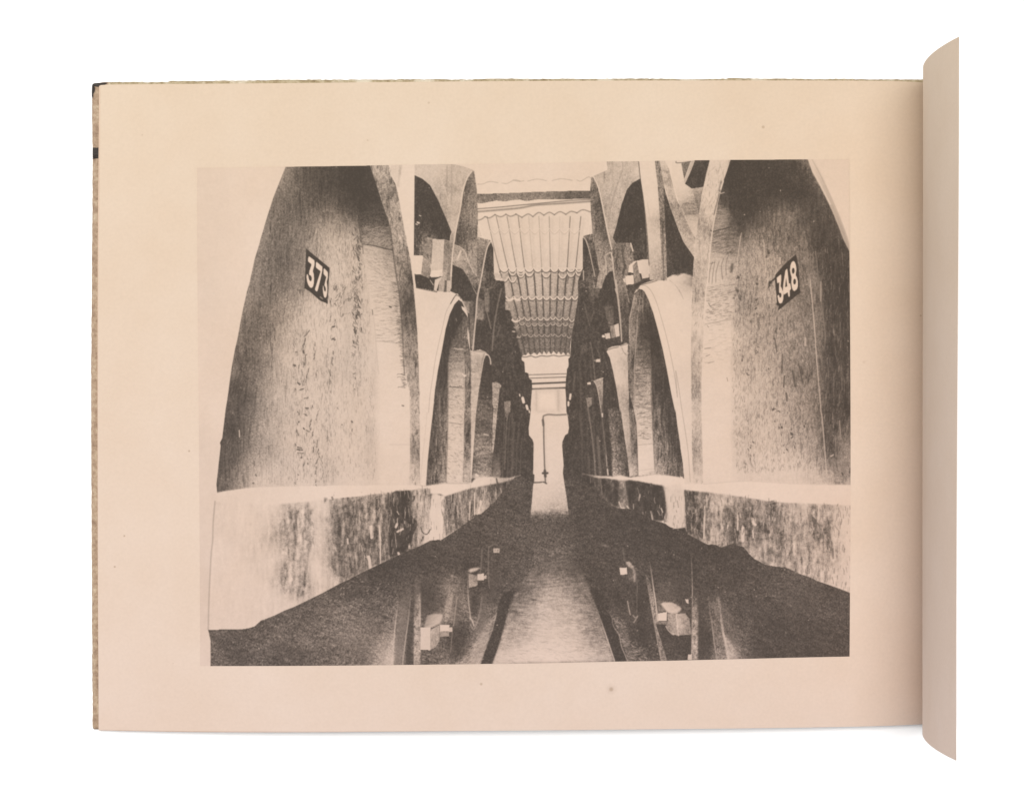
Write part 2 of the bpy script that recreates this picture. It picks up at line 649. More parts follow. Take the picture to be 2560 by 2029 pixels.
def fill(pts, tone, tex=(), soft=0.0, a=1.0, rag=0.0, p=2.6):
    """lay a tone (number or control points) inside an outline; tex = (field, amount) pairs"""
    r_ = mask(pts, soft)
    if r_ is None:
        return
    m_, x0, x1, y0, y1 = r_
    if rag:
        m_ = np.clip((boxblur(m_, 3) - 0.5) * 2.2 + 0.5 + rag * (0.6 * G['st'][y0:y1, x0:x1] + 0.5 * G['m'][y0:y1, x0:x1]), 0, 1)
    t_ = field(tone, x0, x1, y0, y1, p) if isinstance(tone, (list, tuple)) else np.full(m_.shape, tone, np.float32)
    tc_ = np.clip(t_, 0, 1)
    k_ = (0.12 + 3.2 * tc_ * (1 - tc_)) * np.clip((1.08 - tc_) / 0.4, 0.25, 1)
    for nm, am in tex:
        g_ = G[nm][y0:y1, x0:x1]
        if nm[0] == 'v':                      # wood: thin dark pores on pale ground, pale threads on dark ground
            g_ = np.where(tc_ > 0.3, 0.22 - 1.25 * np.maximum(g_ - 0.45, 0), g_ * 0.75)
        elif nm != 'f':
            g_ = g_ * 0.62
        t_ = t_ + am * g_ * k_
    m_ = m_ * a
    T[y0:y1, x0:x1] = T[y0:y1, x0:x1] * (1 - m_) + np.clip(t_, -0.03, 1) * m_


def stroke(pts, w, tone, a=1.0, soft=0.0, smooth=True, w2=None, fade=0.0):
    """a drawn line; w (to w2) in layout units"""
    if smooth and len(pts) > 2:
        pts = cr(pts, 5)
    q = toC(pts)
    n_ = len(q)
    sf = max(soft * S, 0.5)
    wm = max(w, w2 or w) * S / 2 + sf + 2
    x0, x1 = max(int(q[:, 0].min() - wm), 0), min(int(q[:, 0].max() + wm) + 2, W_)
    y0, y1 = max(int(q[:, 1].min() - wm), 0), min(int(q[:, 1].max() + wm) + 2, H_)
    if x1 <= x0 or y1 <= y0:
        return
    m_ = np.zeros((y1 - y0, x1 - x0), np.float32)
    for i in range(n_ - 1):
        ax, ay = q[i]
        bx, by = q[i + 1]
        u0, u1 = max(int(min(ax, bx) - wm), x0), min(int(max(ax, bx) + wm) + 2, x1)
        v0, v1 = max(int(min(ay, by) - wm), y0), min(int(max(ay, by) + wm) + 2, y1)
        if u1 <= u0 or v1 <= v0:
            continue
        gx, gy = XX[v0:v1, u0:u1] - ax, YY[v0:v1, u0:u1] - ay
        dx, dy = bx - ax, by - ay
        l2 = dx * dx + dy * dy + 1e-6
        t_ = np.clip((gx * dx + gy * dy) / l2, 0, 1)
        d_ = np.hypot(gx - t_ * dx, gy - t_ * dy)
        ww = w if w2 is None else w + (w2 - w) * (i + t_) / max(n_ - 1, 1)
        mm = np.clip((ww * S / 2 - d_) / (2 * sf) + 0.5, 0, 1)
        if fade:
            mm = mm * np.clip((i + t_) / max(n_ - 1, 1) / fade, 0, 1)
        sub = m_[v0 - y0:v1 - y0, u0 - x0:u1 - x0]
        np.maximum(sub, mm, out=sub)
    m_ *= a
    T[y0:y1, x0:x1] = T[y0:y1, x0:x1] * (1 - m_) + tone * m_


def flecks(pts, n_, ln, wd, tone, ang=math.pi / 2, spread=0.12, a=0.8, seed=0, dots=0.0, bias=None):
    """short random dashes (rays of the oak, pits, scratches) inside an outline"""
    r = np.random.default_rng(seed + 100)
    q = np.array([(p[0], p[1]) for p in pts])
    mk = mask(pts)
    if mk is None:
        return
    m_, x0, x1, y0, y1 = mk
    lo, hi = q.min(0), q.max(0)
    k = 0
    for _ in range(n_ * 6):
        if k >= n_:
            break
        x, y = r.uniform(lo[0], hi[0]), r.uniform(lo[1], hi[1])
        u, v = int((x - X0) * S) - x0, int((y - Y0) * S) - y0
        if not (0 <= v < m_.shape[0] and 0 <= u < m_.shape[1]) or m_[v, u] < 0.6:
            continue
        if bias is not None and r.random() > bias(x, y):
            continue
        k += 1
        l_ = r.uniform(*ln)
        if r.random() < dots:
            l_ = 0.6
        an = (ang(x, y) if callable(ang) else ang) + r.normal(0, spread)
        dx, dy = math.cos(an) * l_ / 2, math.sin(an) * l_ / 2
        bx, by = r.normal(0, l_ * 0.06), r.normal(0, l_ * 0.03)
        stroke([(x - dx, y - dy), (x + bx, y + by), (x + dx, y + dy)], r.uniform(*wd), tone, a * r.uniform(0.5, 1.0), 0.4, False)


WOOD = (('vw', 0.10), ('v2w', 0.07), ('f', 0.05))
ROUGH = (('f', 0.06), ('m', 0.05))

# ---- bare wall at the far left
fill([(480, 400), (740, 400), (740, 1680), (480, 1680)], [(520, 500, .935), (640, 480, .96), (600, 700, .96), (540, 900, .945), (505, 700, .92), (510, 1100, .91), (550, 1050, .965),
     (510, 1300, .90), (530, 1300, .93), (505, 1500, .89), (515, 1640, .93)], (('b', .012),))
# ---- ceiling with rows of pantiles --------------------------------------------------------------
fill([(1180, 395), (1540, 395), (1540, 690), (1180, 690)], 0.965, (('b', 0.02), ('f', 0.03)))
for l in (B1((1610, 360), (1680, 356), (1760, 326), (1870, 340)), B1((1920, 346), (1990, 350), (2080, 306), (2156, 320)),
          C1((10, 306), (90, 325), (150, 314)), C1((200, 320), (320, 295), (440, 316)), C1((510, 314), (630, 290), (770, 311)),
          C1((830, 305), (880, 320), (975, 268), (1012, 285))):
    stroke(l, 1.6, 0.55, 0.8, 0.6)
beam = B1((1600, 484), (1900, 478), (2156, 468)) + C1((300, 458), (600, 450), (1005, 442), (1005, 548), (850, 545), (700, 556),
       (470, 556), (330, 555), (180, 577), (90, 556), (0, 566)) + B1((2080, 558), (1965, 582), (1850, 568), (1740, 590), (1660, 606), (1600, 600))
fill(beam, [p + (t,) for p, t in zip(B1((1650, 520), (1650, 590), (2100, 500), (2100, 555)) + C1((300, 490), (300, 550), (900, 480), (900, 540)),
     (0.30, 0.4, 0.35, 0.5, 0.33, 0.48, 0.24, 0.2))], ROUGH, soft=0.8)
stroke(B1((1610, 676), (1880, 655), (2156, 628)) + C1((300, 610), (560, 585), (760, 568), (1005, 556)), 2.6, 0.28, 0.85, 0.8)
stroke(B1((1610, 712), (1880, 690), (2156, 664)) + C1((300, 628), (600, 608), (1005, 580)), 4.6, 0.30, 0.75, 1.8)
SC0 = B1((1620, 822), (1660, 808), (1704, 775), (1762, 792), (1832, 750), (1905, 778), (1972, 745), (2032, 772), (2102, 744)) + \
      C1((50, 745), (125, 786), (203, 742), (265, 776), (340, 722), (405, 758), (475, 720), (540, 752), (612, 712), (688, 747),
         (754, 708), (830, 728), (905, 688), (1005, 716))
ceil_mid = [SC0[0]] + SC0 + C1((905, 1450)) + [(1234, 682), (1225, 640)]
fill(ceil_mid, [(1240, 560, 0.93), (1440, 560, 0.92), (1250, 660, 0.88), (1350, 600, 0.93), (1350, 660, 0.86), (1440, 660, 0.84)], ROUGH)
for i in range(0, len(SC0) - 2, 2):
    stroke([SC0[i], SC0[i + 1], SC0[i + 2]] if i + 2 < len(SC0) else SC0[i:], 2.8, 0.25, 0.7, 0.9)
tl = [(1217, 1248, .75), (1240, 1270, .8), (1267, 1291, .75), (1295, 1311, .85), (1321, 1331.6, .3), (1346.5, 1354, .5),
      (1372.5, 1375.5, .65), (1399, 1396, .22), (1425, 1417, .95), (1451.5, 1438, .95)]
for xa, xb, al in tl:
    stroke([(xa, 541), (xa * .74 + xb * .26, 575)], 2.4, 0.25, al * 0.85, 0.9)
    stroke([(xa + 7, 548), (xb + 5, 668)], 7, 0.74, 0.35, 3)
    stroke([(xa * .72 + xb * .28, 579), (xa * .35 + xb * .65, 630), (xb, 673)], 1.8, 0.22, al * 0.9, 0.9, True, 2.8)
for (xa, xb, al), (xc, xd, _) in zip(tl, tl[1:]):         # faint second course
    l_, r_ = xa * .73 + xb * .27, xc * .73 + xd * .27
    stroke([(l_, 573), ((l_ + r_) / 2, 585), (r_, 573)], 2.2, 0.62, 0.5, 0.8)
    stroke([(l_, 571), ((l_ + r_) / 2, 582), (r_, 571)], 1.8, 1.0, 0.7, 0.6)
# lower courses, darker and darker
lowb = [(1234, 684), (1246, 706), (1262, 720), (1263, 749), (1279, 797), (1288, 817), (1292, 842), (1301, 871), (1303, 890),
        (1425, 890), (1424, 869), (1428, 836), (1432, 811), (1436, 795), (1445, 743), (1444, 702), (1456, 672)]
fill(lowb, [(1345, 688, .70), (1345, 730, .66), (1300, 730, .6), (1420, 730, .5), (1350, 770, .5), (1310, 790, .42), (1420, 780, .42),
            (1360, 812, .34), (1360, 850, .3), (1360, 880, .34), (1310, 850, .24), (1415, 850, .22)], (('f', 0.08), ('v2', 0.05)))
rows = [(672, [1249, 1271, 1291, 1312, 1333.6, 1354, 1375.5, 1395.5, 1416.5, 1437.5, 1456]),
        (744, [1263, 1284, 1303, 1320, 1339, 1357, 1374.5, 1392, 1410.5, 1429, 1444]),
        (797, [1279, 1295.6, 1311, 1327, 1343, 1359, 1374.5, 1389, 1405.7, 1422, 1436]),
        (838, [1292, 1303, 1319, 1333.6, 1347, 1361, 1375.5, 1387, 1403, 1416, 1428]),
        (884, [1303, 1312, 1325, 1337, 1350, 1362, 1375, 1386, 1399, 1412, 1424])]
for (ya, xa), (yb, xb) in zip(rows, rows[1:]):
    for a_, b_ in zip(xa[:-1], xb[:-1]):
        w_ = 3.6 if ya < 800 else 2.8
        stroke([(a_, ya + 6), (a_ * .5 + b_ * .5, (ya + yb) / 2), (b_, yb)], w_, 0.1, 0.85, 0.8)
    for k in range(len(xa) - 1):                           # rounded light on each tile
        xm1, xm2 = (xa[k] * .55 + xa[k + 1] * .45), (xb[k] * .55 + xb[k + 1] * .45)
        stroke([(xm1, ya + 12), (xm2, yb - 4)], 7 if ya < 790 else 4, 0.78 if ya < 700 else 0.55 if ya < 760 else 0.42, 0.45, 3)


def lips(y, xs, dip, w, tone, a, skip=(), jig=0.0, seed=3):
    r = np.random.default_rng(seed)
    for k in range(len(xs) - 1):
        if k in skip:
            continue
        j_ = r.normal(0, jig)
        l_, r_ = xs[k] + 1, xs[k + 1] - 1
        stroke([(l_, y + j_), (l_ * .75 + r_ * .25, y + j_ + dip * .8), ((l_ + r_) / 2, y + j_ + dip), (l_ * .25 + r_ * .75, y + j_ + dip * .8), (r_, y + j_)],
               w + 1.6, 0.12, a * 0.8, 0.8)
        stroke([(l_, y + j_ - 2), (l_ * .75 + r_ * .25, y + j_ + dip * .8 - 2), ((l_ + r_) / 2, y + j_ + dip - 2), (l_ * .25 + r_ * .75, y + j_ + dip * .8 - 2),
                (r_, y + j_ - 2)], w, tone, a, 0.5)


lips(672, rows[0][1], 8, 3, 0.97, 1)
lips(682, rows[0][1][1:], 10, 3.2, 0.9, 0.95, skip=(3, 5), jig=4, seed=5)
lips(690, rows[0][1][:4], 11, 3.2, 0.95, 0.9, jig=3, seed=6)
lips(743, rows[1][1], 7, 3.2, 0.92, 1)
lips(796, rows[2][1], 6, 2.6, 0.82, 0.95, jig=1)
lips(811, [x * .8 + y * .2 for x, y in zip(rows[2][1], rows[3][1])], 6, 2.4, 0.66, 0.85, jig=1.2)
lips(838, rows[3][1], 5, 2.2, 0.66, 0.85, jig=1)
lips(868, [x * .35 + y * .65 for x, y in zip(rows[3][1], rows[4][1])], 4, 1.8, 0.5, 0.6, jig=1)

# ---- end wall of the aisle ----------------------------------------------------------------------
wall = C2((120, 975), (150, 955), (175, 962), (205, 925), (235, 960), (280, 925), (320, 958), (350, 918), (385, 955), (405, 905), (440, 950),
          (470, 910), (500, 950), (530, 905), (570, 950), (598, 912), (625, 955), (655, 920), (690, 960), (715, 925), (745, 965),
          (738, 990), (718, 1010), (724, 1060), (722, 1105), (703, 1140), (700, 1200), (690, 1260), (682, 1400), (690, 1500), (695, 1694)) + \
    C3((690, 20), (715, 120), (728, 250), (715, 320), (680, 342), (645, 425), (640, 480), (660, 720), (650, 830), (665, 930), (690, 1080), (728, 1355),
       (235, 1365), (250, 1200), (265, 985), (280, 945), (285, 850), (268, 840), (275, 450), (260, 400), (215, 345), (210, 250), (225, 150), (240, 0)) + \
    C2((235, 1640), (245, 1500), (256, 1390), (250, 1280), (215, 1260), (205, 1190), (165, 1180), (155, 1050), (120, 1022))
DARK_TEX = (('f', 0.13), ('v2', 0.10), ('m', 0.08))
# dark rows of casks either side of the aisle
fill([(1040, 690), (1234, 690), (1246, 706), (1262, 720), (1263, 749), (1279, 797), (1288, 817), (1292, 842), (1303, 888), (1350, 894), (1350, 1100),
      (1350, 1330), (1300, 1330), (1100, 1330), (1040, 1250)], 0.05, DARK_TEX)
fill([(1456, 672), (1444, 702), (1445, 743), (1436, 795), (1428, 836), (1425, 890), (1380, 896), (1380, 1320),
      (1700, 1320), (1700, 690)], 0.05, DARK_TEX)
fill(wall, [(1350, 900, .93), (1350, 1000, .95), (1370, 1100, .93), (1370, 1180, .92), (1370, 1220, .88), (1345, 1250, .84), (1400, 1250, .76),
            (1340, 1275, .8), (1390, 1280, .6)], (('f', 0.07), ('m', 0.04)))
stroke(C2((120, 978), (170, 985), (240, 970), (300, 988), (370, 968), (450, 975), (530, 962), (600, 975), (690, 962), (745, 970)), 2.2, 0.1, 0.8, 0.5)
for l, w_, t_ in ((C2((210, 1212), (700, 1198)), 2.4, .3), (C2((215, 1256), (690, 1240)), 2.2, .2), (C2((250, 1326), (682, 1308)), 4.4, .06),
                  (C2((252, 1394), (682, 1378)), 4.2, .06)):
    stroke(l, w_, t_, 0.9, 0.7)
fill(C2((265, 1400), (650, 1392), (655, 1690), (262, 1694)), 0.84, (('f', .05),), 5, 0.8)
fill(C2((345, 1445), (555, 1440), (560, 1650), (340, 1655)), 1.0, (), 5, 0.95)
stroke(C2((308, 1420), (310, 1660)), 3, 0.66, 0.7, 2)
stroke(C2((590, 1410), (590, 1660)), 5, 0.68, 0.7, 2.5)
stroke(C2((305, 1408), (600, 1400)), 2, 0.82, 0.7, 1)
stroke(C3((310, 42), (605, 48)), 2, 0.82, 0.7, 1)
pipe = C3((690, 78), (560, 84), (470, 78), (420, 88), (400, 100), (396, 140), (402, 210), (406, 420), (412, 640), (420, 830), (426, 955))
stroke(pipe, 4.0, 0.2, 0.82, 1.1)
stroke([(x_ + 5, y_ + 3) for x_, y_ in pipe], 4.0, 0.8, 0.4, 2)
stroke(C3((392, 150), (400, 215)), 6.0, 0.2, 0.8, 0.8)
stroke(C3((392, 830), (452, 828)), 5.5, 0.12, 0.92, 0.8)
stroke(C3((418, 800), (424, 870)), 7, 0.12, 0.9, 0.8)
stroke(C3((270, 950), (350, 948), (400, 942), (440, 962)), 3.4, 0.15, 0.9, 0.8)
# small light chinks beside the wall
for l, w_ in ((C2((134, 1510), (146, 1562)), 7), (C2((184, 1608), (196, 1650)), 6), (C2((94, 1462), (99, 1482)), 3), (C2((748, 1462), (740, 1522)), 5),
              (C2((722, 1562), (720, 1604)), 5), (C2((216, 1668), (222, 1694)), 3)):
    stroke(l, w_, 0.96, 0.95, 0.6)

# ---- small far casks, left row ------------------------------------------------------------------
def cask(l, tone, tex=ROUGH, soft=0.6, a=1.0):
    fill(l, tone, tex, soft, a)


for k, (xa, ya) in enumerate([(1262, 1010), (1274, 1035), (1286, 1055), (1296, 1075), (1306, 1090)]):
    stroke([(xa, ya), (xa - 4, 1120), (xa - 7, 1200)], 3, 0.22, 0.6, 1.2)
cask(B2((1795, 1312), (1840, 1305), (1890, 1320), (1915, 1350), (1890, 1400), (1880, 1500), (1862, 1694)) + B3((1830, 400), (1800, 640), (1785, 650), (1800, 200), (1812, 0)) +
     B2((1800, 1600)), ct(B2, (1840, 1340, .55), (1830, 1450, .5), (1840, 1600, .55)) + ct(B3, (1830, 100, .6), (1805, 500, .6)), (('h2', 0.1), ('f', 0.08)))
cask(B2((1950, 1552), (2035, 1550), (2025, 1694)) + B3((2010, 60), (1992, 150), (1965, 100), (1955, 0)), ct(B2, (1990, 1600, .45)) + ct(B3, (1985, 100, .3)), ROUGH)
stroke(B3((1985, 150), (1970, 400), (1955, 780)), 3.5, 0.3, 0.7, 1)
fill(B3((1800, 560), (1900, 600), (1905, 880), (1800, 880)), ct(B3, (1850, 650, .15), (1850, 850, .38)), ROUGH, 2)
stroke(B3((2050, 60), (2060, 420), (2050, 860)), 6, 0.2, 0.6, 2)
# bench edge running into the distance
stroke(B3((1860, 905), (1960, 910), (2080, 880), (2156, 858)), 3, 0.6, 0.6, 1)

# upper tier left, behind
fill(B2((1270, 0), (1660, 0), (1610, 180), (1500, 290), (1430, 280), (1330, 170), (1270, 140)), 0.04, DARK_TEX)
fill(B2((1415, 265), (1505, 262), (1510, 420), (1470, 430)), 0.42, ROUGH, 0.8)
fill(B2((1500, 262), (1560, 270), (1555, 860), (1520, 870)), ct(B2, (1530, 350, .22), (1535, 600, .32), (1530, 820, .35)), ROUGH, 0.8)
fill(B2((1600, 200), (1690, 260), (1690, 520), (1590, 500)), ct(B2, (1640, 250, .2), (1640, 450, .45)), ROUGH, 2)
fill(B2((1590, 500), (1660, 520), (1790, 620), (1790, 900), (1560, 890), (1570, 620)), 0.035, DARK_TEX)
fill(B2((1690, 0), (1760, 0), (1755, 400), (1700, 400)), ct(B2, (1720, 80, .38), (1725, 250, .3), (1730, 380, .42)), ROUGH, 1.5)
stroke(B2((1725, 400), (1760, 530), (1780, 620)), 3, 0.45, 0.7, 1)
stroke(B2((1930, 50), (1870, 300), (1820, 600), (1795, 900)), 4, 0.36, 0.8, 1)
stroke(B2((1648, 0), (1620, 140), (1600, 260), (1592, 400), (1570, 640), (1548, 890)), 4.2, 0.72, 0.95, 0.8)
stroke(B2((1500, 0), (1580, 150), (1612, 190)), 2.4, 0.55, 0.8, 0.8)
stroke(B2((1900, 580), (1860, 720)), 4, 0.3, 0.6, 1.5)
# hanging tile ends
fill(B2((1960, 270), (2020, 300), (2025, 385), (1965, 380)), 0.55, ROUGH, 0.6)
stroke(B2((2050, 510), (2095, 535), (2150, 512)), 3.4, 0.92, 0.95, 0.5)
stroke(B2((2075, 600), (2110, 620), (2145, 600)), 2.5, 0.6, 0.8, 0.6)
stroke(B2((2060, 655), (2085, 660)), 3, 0.85, 0.9, 0.5)
stroke(B2((2110, 730), (2150, 735)), 2.5, 0.75, 0.8, 0.6)
stroke(B2((1975, 255), (2030, 262), (2075, 235), (2110, 258), (2156, 255)), 3.2, 0.95, 0.9, 0.5)

# ---- left lower casks ---------------------------------------------------------------------------
# third cask
L3 = B2((1515, 895), (1552, 905), (1640, 888), (1705, 912), (1745, 960), (1715, 965), (1690, 1020), (1660, 1200), (1620, 1450), (1590, 1694)) + \
     B3((1568, 350), (1545, 700), (1525, 962), (1505, 962), (1515, 400), (1515, 0)) + B2((1525, 1400), (1518, 1000))
fill(B2((1720, 955), (1770, 1010), (1790, 1120), (1800, 1694)) + B3((1800, 300), (1795, 870), (1530, 900), (1560, 400), (1590, 0)) + B2((1640, 1300), (1690, 1000)),
     ct(B2, (1720, 1050, .02), (1720, 1400, .06), (1700, 1600, .2), (1780, 1400, .05)) + ct(B3, (1590, 200, .06), (1560, 700, .06), (1660, 60, .36), (1670, 400, .42),
        (1680, 650, .6), (1680, 850, .7), (1720, 300, .4), (1760, 300, .04), (1770, 700, .12), (1770, 850, .3)), (('h2', 0.1), ('f', 0.09)))
fill(L3, ct(B2, (1580, 920, .82), (1560, 1050, .62), (1640, 1050, .6), (1580, 1300, .66), (1560, 1600, .72)) + ct(B3, (1550, 100, .7), (1535, 500, .86), (1515, 900, .9)),
     (('m', 0.07), ('h2', 0.06), ('f', 0.05)))
stroke(B2((1700, 935), (1675, 1000), (1650, 1120)), 1.6, 0.35, 0.7, 0.5)
stroke(B2((1705, 945), (1745, 960), (1770, 1010), (1778, 1075)), 3, 0.8, 0.9, 0.6)
stroke(B2((1555, 905), (1640, 912), (1700, 912)), 1.6, 0.2, 0.7, 0.5)
stroke(B3((1690, 330), (1745, 342)), 3, 0.85, 0.8, 1)
stroke(B3((1590, 850), (1610, 860)), 5, 0.95, 0.9, 1.5)
# second cask face
L2face = B2((1365, 250), (1405, 270), (1440, 330), (1475, 420), (1500, 560), (1512, 760), (1518, 900), (1522, 1200), (1522, 1694)) + \
         B3((1522, 400), (1520, 960), (1200, 955), (1080, 975), (946, 992), (965, 700), (1000, 350), (1035, 0)) + \
         B2((1062, 1400), (1100, 1150), (1150, 900), (1200, 620), (1250, 440), (1310, 310))
fill(L2face, ct(B2, (1350, 350, .0), (1300, 600, .02), (1420, 500, .12), (1460, 600, .35), (1220, 800, .03), (1380, 800, .15), (1480, 820, .2), (1340, 920, .35), (1400, 900, .4),
     (1300, 1050, .55), (1180, 1000, .02), (1150, 1300, .06), (1200, 1250, .1), (1340, 1150, .7), (1340, 1300, .66), (1340, 1450, .78), (1380, 1600, .8), (1130, 1600, .22),
     (1200, 1600, .2), (1465, 1100, .3), (1470, 1400, .3), (1505, 1400, .2), (1470, 1650, .42)) +
     ct(B3, (1050, 100, .12), (1110, 200, .18), (1180, 200, .38), (1030, 500, .1), (1100, 500, .25), (1190, 500, .5), (1000, 800, .12), (1080, 800, .3), (1170, 850, .48),
        (1330, 100, .84), (1330, 400, .9), (1320, 700, .9), (1310, 900, .86), (1470, 100, .4), (1480, 300, .15), (1465, 600, .45), (1450, 850, .66)),
     (('vw', 0.10), ('f', 0.08), ('v2w', .06)), p=3.2)
fill(B2((1365, 250), (1400, 300), (1420, 500), (1330, 640), (1260, 800), (1235, 1050), (1230, 1694)) + B3((1225, 500), (1205, 952), (1080, 975), (946, 992), (965, 700), (1000, 350), (1035, 0)) +
     B2((1062, 1400), (1100, 1150), (1150, 900), (1200, 620), (1250, 440), (1310, 310)),
     ct(B2, (1350, 350, .0), (1300, 500, .0), (1250, 750, .0), (1170, 1000, .01), (1130, 1250, .03), (1200, 1250, .05), (1100, 1450, .08), (1190, 1500, .14), (1090, 1650, .16), (1190, 1650, .18)) +
     ct(B3, (1060, 100, .12), (1130, 150, .18), (1200, 150, .34), (1030, 400, .1), (1110, 400, .22), (1200, 450, .46), (1000, 700, .1), (1090, 700, .26), (1190, 750, .5), (985, 900, .14), (1080, 900, .36), (1180, 900, .5)),
     (('vw', .16), ('v2w', .1), ('f', .08)), 1.2, 0.92)
fill(B2((1300, 760), (1425, 760), (1432, 1100), (1437, 1694)) + B3((1430, 500), (1410, 948), (1204, 950), (1224, 500), (1229, 0)) + B2((1232, 1300), (1240, 1000)),
     ct(B2, (1380, 780, .12), (1330, 860, .2), (1400, 870, .36), (1290, 960, .3), (1390, 960, .48), (1280, 1090, .5), (1380, 1090, .62), (1270, 1250, .62), (1370, 1250, .72), (1260, 1450, .7), (1370, 1450, .8), (1330, 1640, .82)) +
     ct(B3, (1300, 60, .82), (1320, 300, .88), (1310, 600, .9), (1300, 860, .88)), (('hw', .10), ('f', .06)), 1.2, 0.92)
fill(B2((1440, 700), (1480, 600), (1512, 760), (1520, 900), (1522, 1694)) + B3((1520, 700), (1515, 955), (1412, 948), (1432, 500), (1440, 0)) + B2((1442, 1200)),
     ct(B2, (1480, 750, .3), (1470, 950, .25), (1500, 1000, .2), (1470, 1200, .34), (1505, 1250, .2), (1470, 1500, .36), (1510, 1600, .26)) +
     ct(B3, (1470, 100, .42), (1480, 280, .16), (1470, 500, .34), (1465, 700, .48), (1460, 900, .66)), (('vw', .16), ('m', .08), ('f', .08)), 1.0, 0.9)
strip2 = B2((1235, 1050), (1430, 1030), (1435, 1694)) + B3((1430, 500), (1410, 945), (1205, 945), (1225, 400), (1228, 0)) + B2((1228, 1500))
flecks(strip2, 260, (3, 8), (0.7, 1.3), 0.25, 0.35, 0.35, 0.6, 1)
stroke(B2((1230, 1060), (1229, 1694)) + B3((1222, 500), (1205, 940)), 2, 0.35, 0.6, 0.8)
stroke(B3((1240, 180), (1420, 205)), 1.4, 0.25, 0.8, 0.4)
stroke(B3((1430, 0), (1425, 500), (1405, 945)), 1.6, 0.92, 0.6, 0.6)
stroke(B2((1430, 1030), (1440, 1240), (1440, 1694)), 1.8, 0.8, 0.6, 0.6)
stroke(B2((1240, 1365), (1300, 1368), (1420, 1385)), 1.8, 0.15, 0.7, 0.6)
for x in (1255, 1300, 1322, 1350, 1375, 1395):
    stroke(B2((x, 1345 + (x % 7) * 4), (x + 12, 1368)), 2.0, 0.12, 0.8, 0.5)
stroke(B2((1260, 1015), (1425, 1040)), 1.5, 0.2, 0.7, 0.5)
stroke(B2((1310, 870), (1360, 885), (1420, 880)), 2.2, 0.8, 0.8, 0.7)
fill(B2((1400, 330), (1440, 350), (1480, 430), (1485, 480), (1450, 420), (1410, 370)), 0.9, ROUGH, 0.8)
fill(B2((1480, 600), (1500, 690), (1512, 860), (1505, 870), (1480, 740)), 0.82, ROUGH, 0.8)
stroke(B2((1330, 490), (1340, 520)), 2, 0.5, 0.7, 0.6)
fill(B2((1400, 1190), (1470, 1220), (1440, 1245)), 0.9, ROUGH, 0.8)
# pale cloth-like side of the second cask
L2side = B2((778, 50), (800, 60), (822, 92), (930, 110), (1040, 132), (1130, 140), (1195, 150), (1270, 145), (1345, 178), (1390, 225), (1412, 280), (1365, 250), (1310, 310),
            (1250, 440), (1200, 620), (1150, 900), (1100, 1150), (1062, 1400), (1035, 1694)) + B3((1000, 350), (965, 700), (946, 992), (870, 985), (865, 600), (862, 0)) + \
         B2((850, 1050), (835, 700), (815, 400), (795, 200))
fill(L2side, ct(B2, (850, 200, .93), (1100, 250, .9), (1000, 700, .95), (900, 400, .93), (950, 1200, .96), (1250, 300, .9)) + ct(B3, (930, 300, .95), (910, 800, .95)),
     (('m', 0.02), ('f', 0.03)))
stroke(B2((1310, 225), (1255, 310), (1200, 420), (1160, 600), (1105, 830), (1060, 1050), (1040, 1200), (1000, 1460), (980, 1694)), 1.5, 0.55, 0.75, 0.5)
stroke(B3((960, 60), (935, 330), (905, 600), (880, 900)), 1.4, 0.7, 0.6, 0.6)
stroke(B2((822, 95), (930, 118), (1030, 138), (1085, 150)), 2.2, 0.08, 0.85, 0.5)
stroke(B2((1345, 182), (1310, 215), (1262, 300)), 2.2, 0.12, 0.85, 0.6)
stroke(B2((1345, 175), (1395, 235), (1425, 300), (1470, 400)), 2.6, 0.9, 0.85, 0.6)
stroke(B2((1330, 190), (1375, 205), (1395, 235)), 3, 0.2, 0.8, 0.8)

# ---- left upper tier ----------------------------------------------------------------------------
fill(B1((460, 100), (806, 100), (790, 800), (785, 1280), (800, 1694), (780, 1694), (470, 210)), 0.955, (('b', 0.02), ('f', 0.02)))
fill(B1((600, 112), (638, 112), (600, 400), (572, 375)), 0.74, ROUGH, 1)
fill(B1((500, 115), (600, 112), (575, 370), (480, 200)), 0.86, ROUGH, 1)
# side of the second upper cask
fill(B1((1530, 190), (1565, 185), (1600, 440), (1614, 800), (1606, 1200), (1590, 1600), (1440, 1694), (1270, 1694), (1300, 1150), (1340, 900), (1390, 650), (1420, 450), (1470, 290)),
     ct(B1, (1540, 250, .5), (1480, 330, .12), (1440, 480, .12), (1540, 480, .5), (1410, 800, .18), (1450, 900, .28), (1500, 800, .6), (1570, 700, .45), (1600, 900, .3),
        (1390, 1050, .08), (1430, 1150, .25), (1500, 1200, .6), (1560, 1300, .5)), (('vw', 0.09), ('f', 0.08)), p=3)
# pale ribs
fill(B1((800, 105), (1285, 98), (1420, 130), (1560, 180), (1530, 195), (1470, 290), (1420, 450), (1390, 650), (1340, 900), (1300, 1150), (1275, 1400), (1240, 1694), (1190, 1694),
        (1230, 1300), (1250, 1090), (1275, 970), (1200, 790), (1100, 560), (1000, 375), (900, 290), (800, 245)),
     ct(B1, (860, 170, .8), (980, 200, .78), (1120, 180, .86), (1200, 200, .7), (1240, 300, .6), (1300, 250, .78), (1420, 250, .72), (1350, 450, .66), (1060, 400, .74),
        (1160, 560, .62), (1210, 500, .55), (1260, 560, .84), (1330, 650, .7), (1200, 700, .45), (1300, 800, .72), (1285, 950, .8), (1260, 1150, .42), (1235, 1500, .45)),
     (('v2', 0.05), ('f', 0.05), ('m', 0.04)), p=3)
stroke(B1((1215, 130), (1215, 400), (1222, 520)), 3, 0.5, 0.6, 1.2)
stroke(B1((1275, 110), (1275, 400), (1268, 600)), 2.2, 0.5, 0.6, 1)
stroke(B1((1120, 250), (1190, 420), (1222, 540), (1250, 640)), 2.5, 0.86, 0.6, 1)
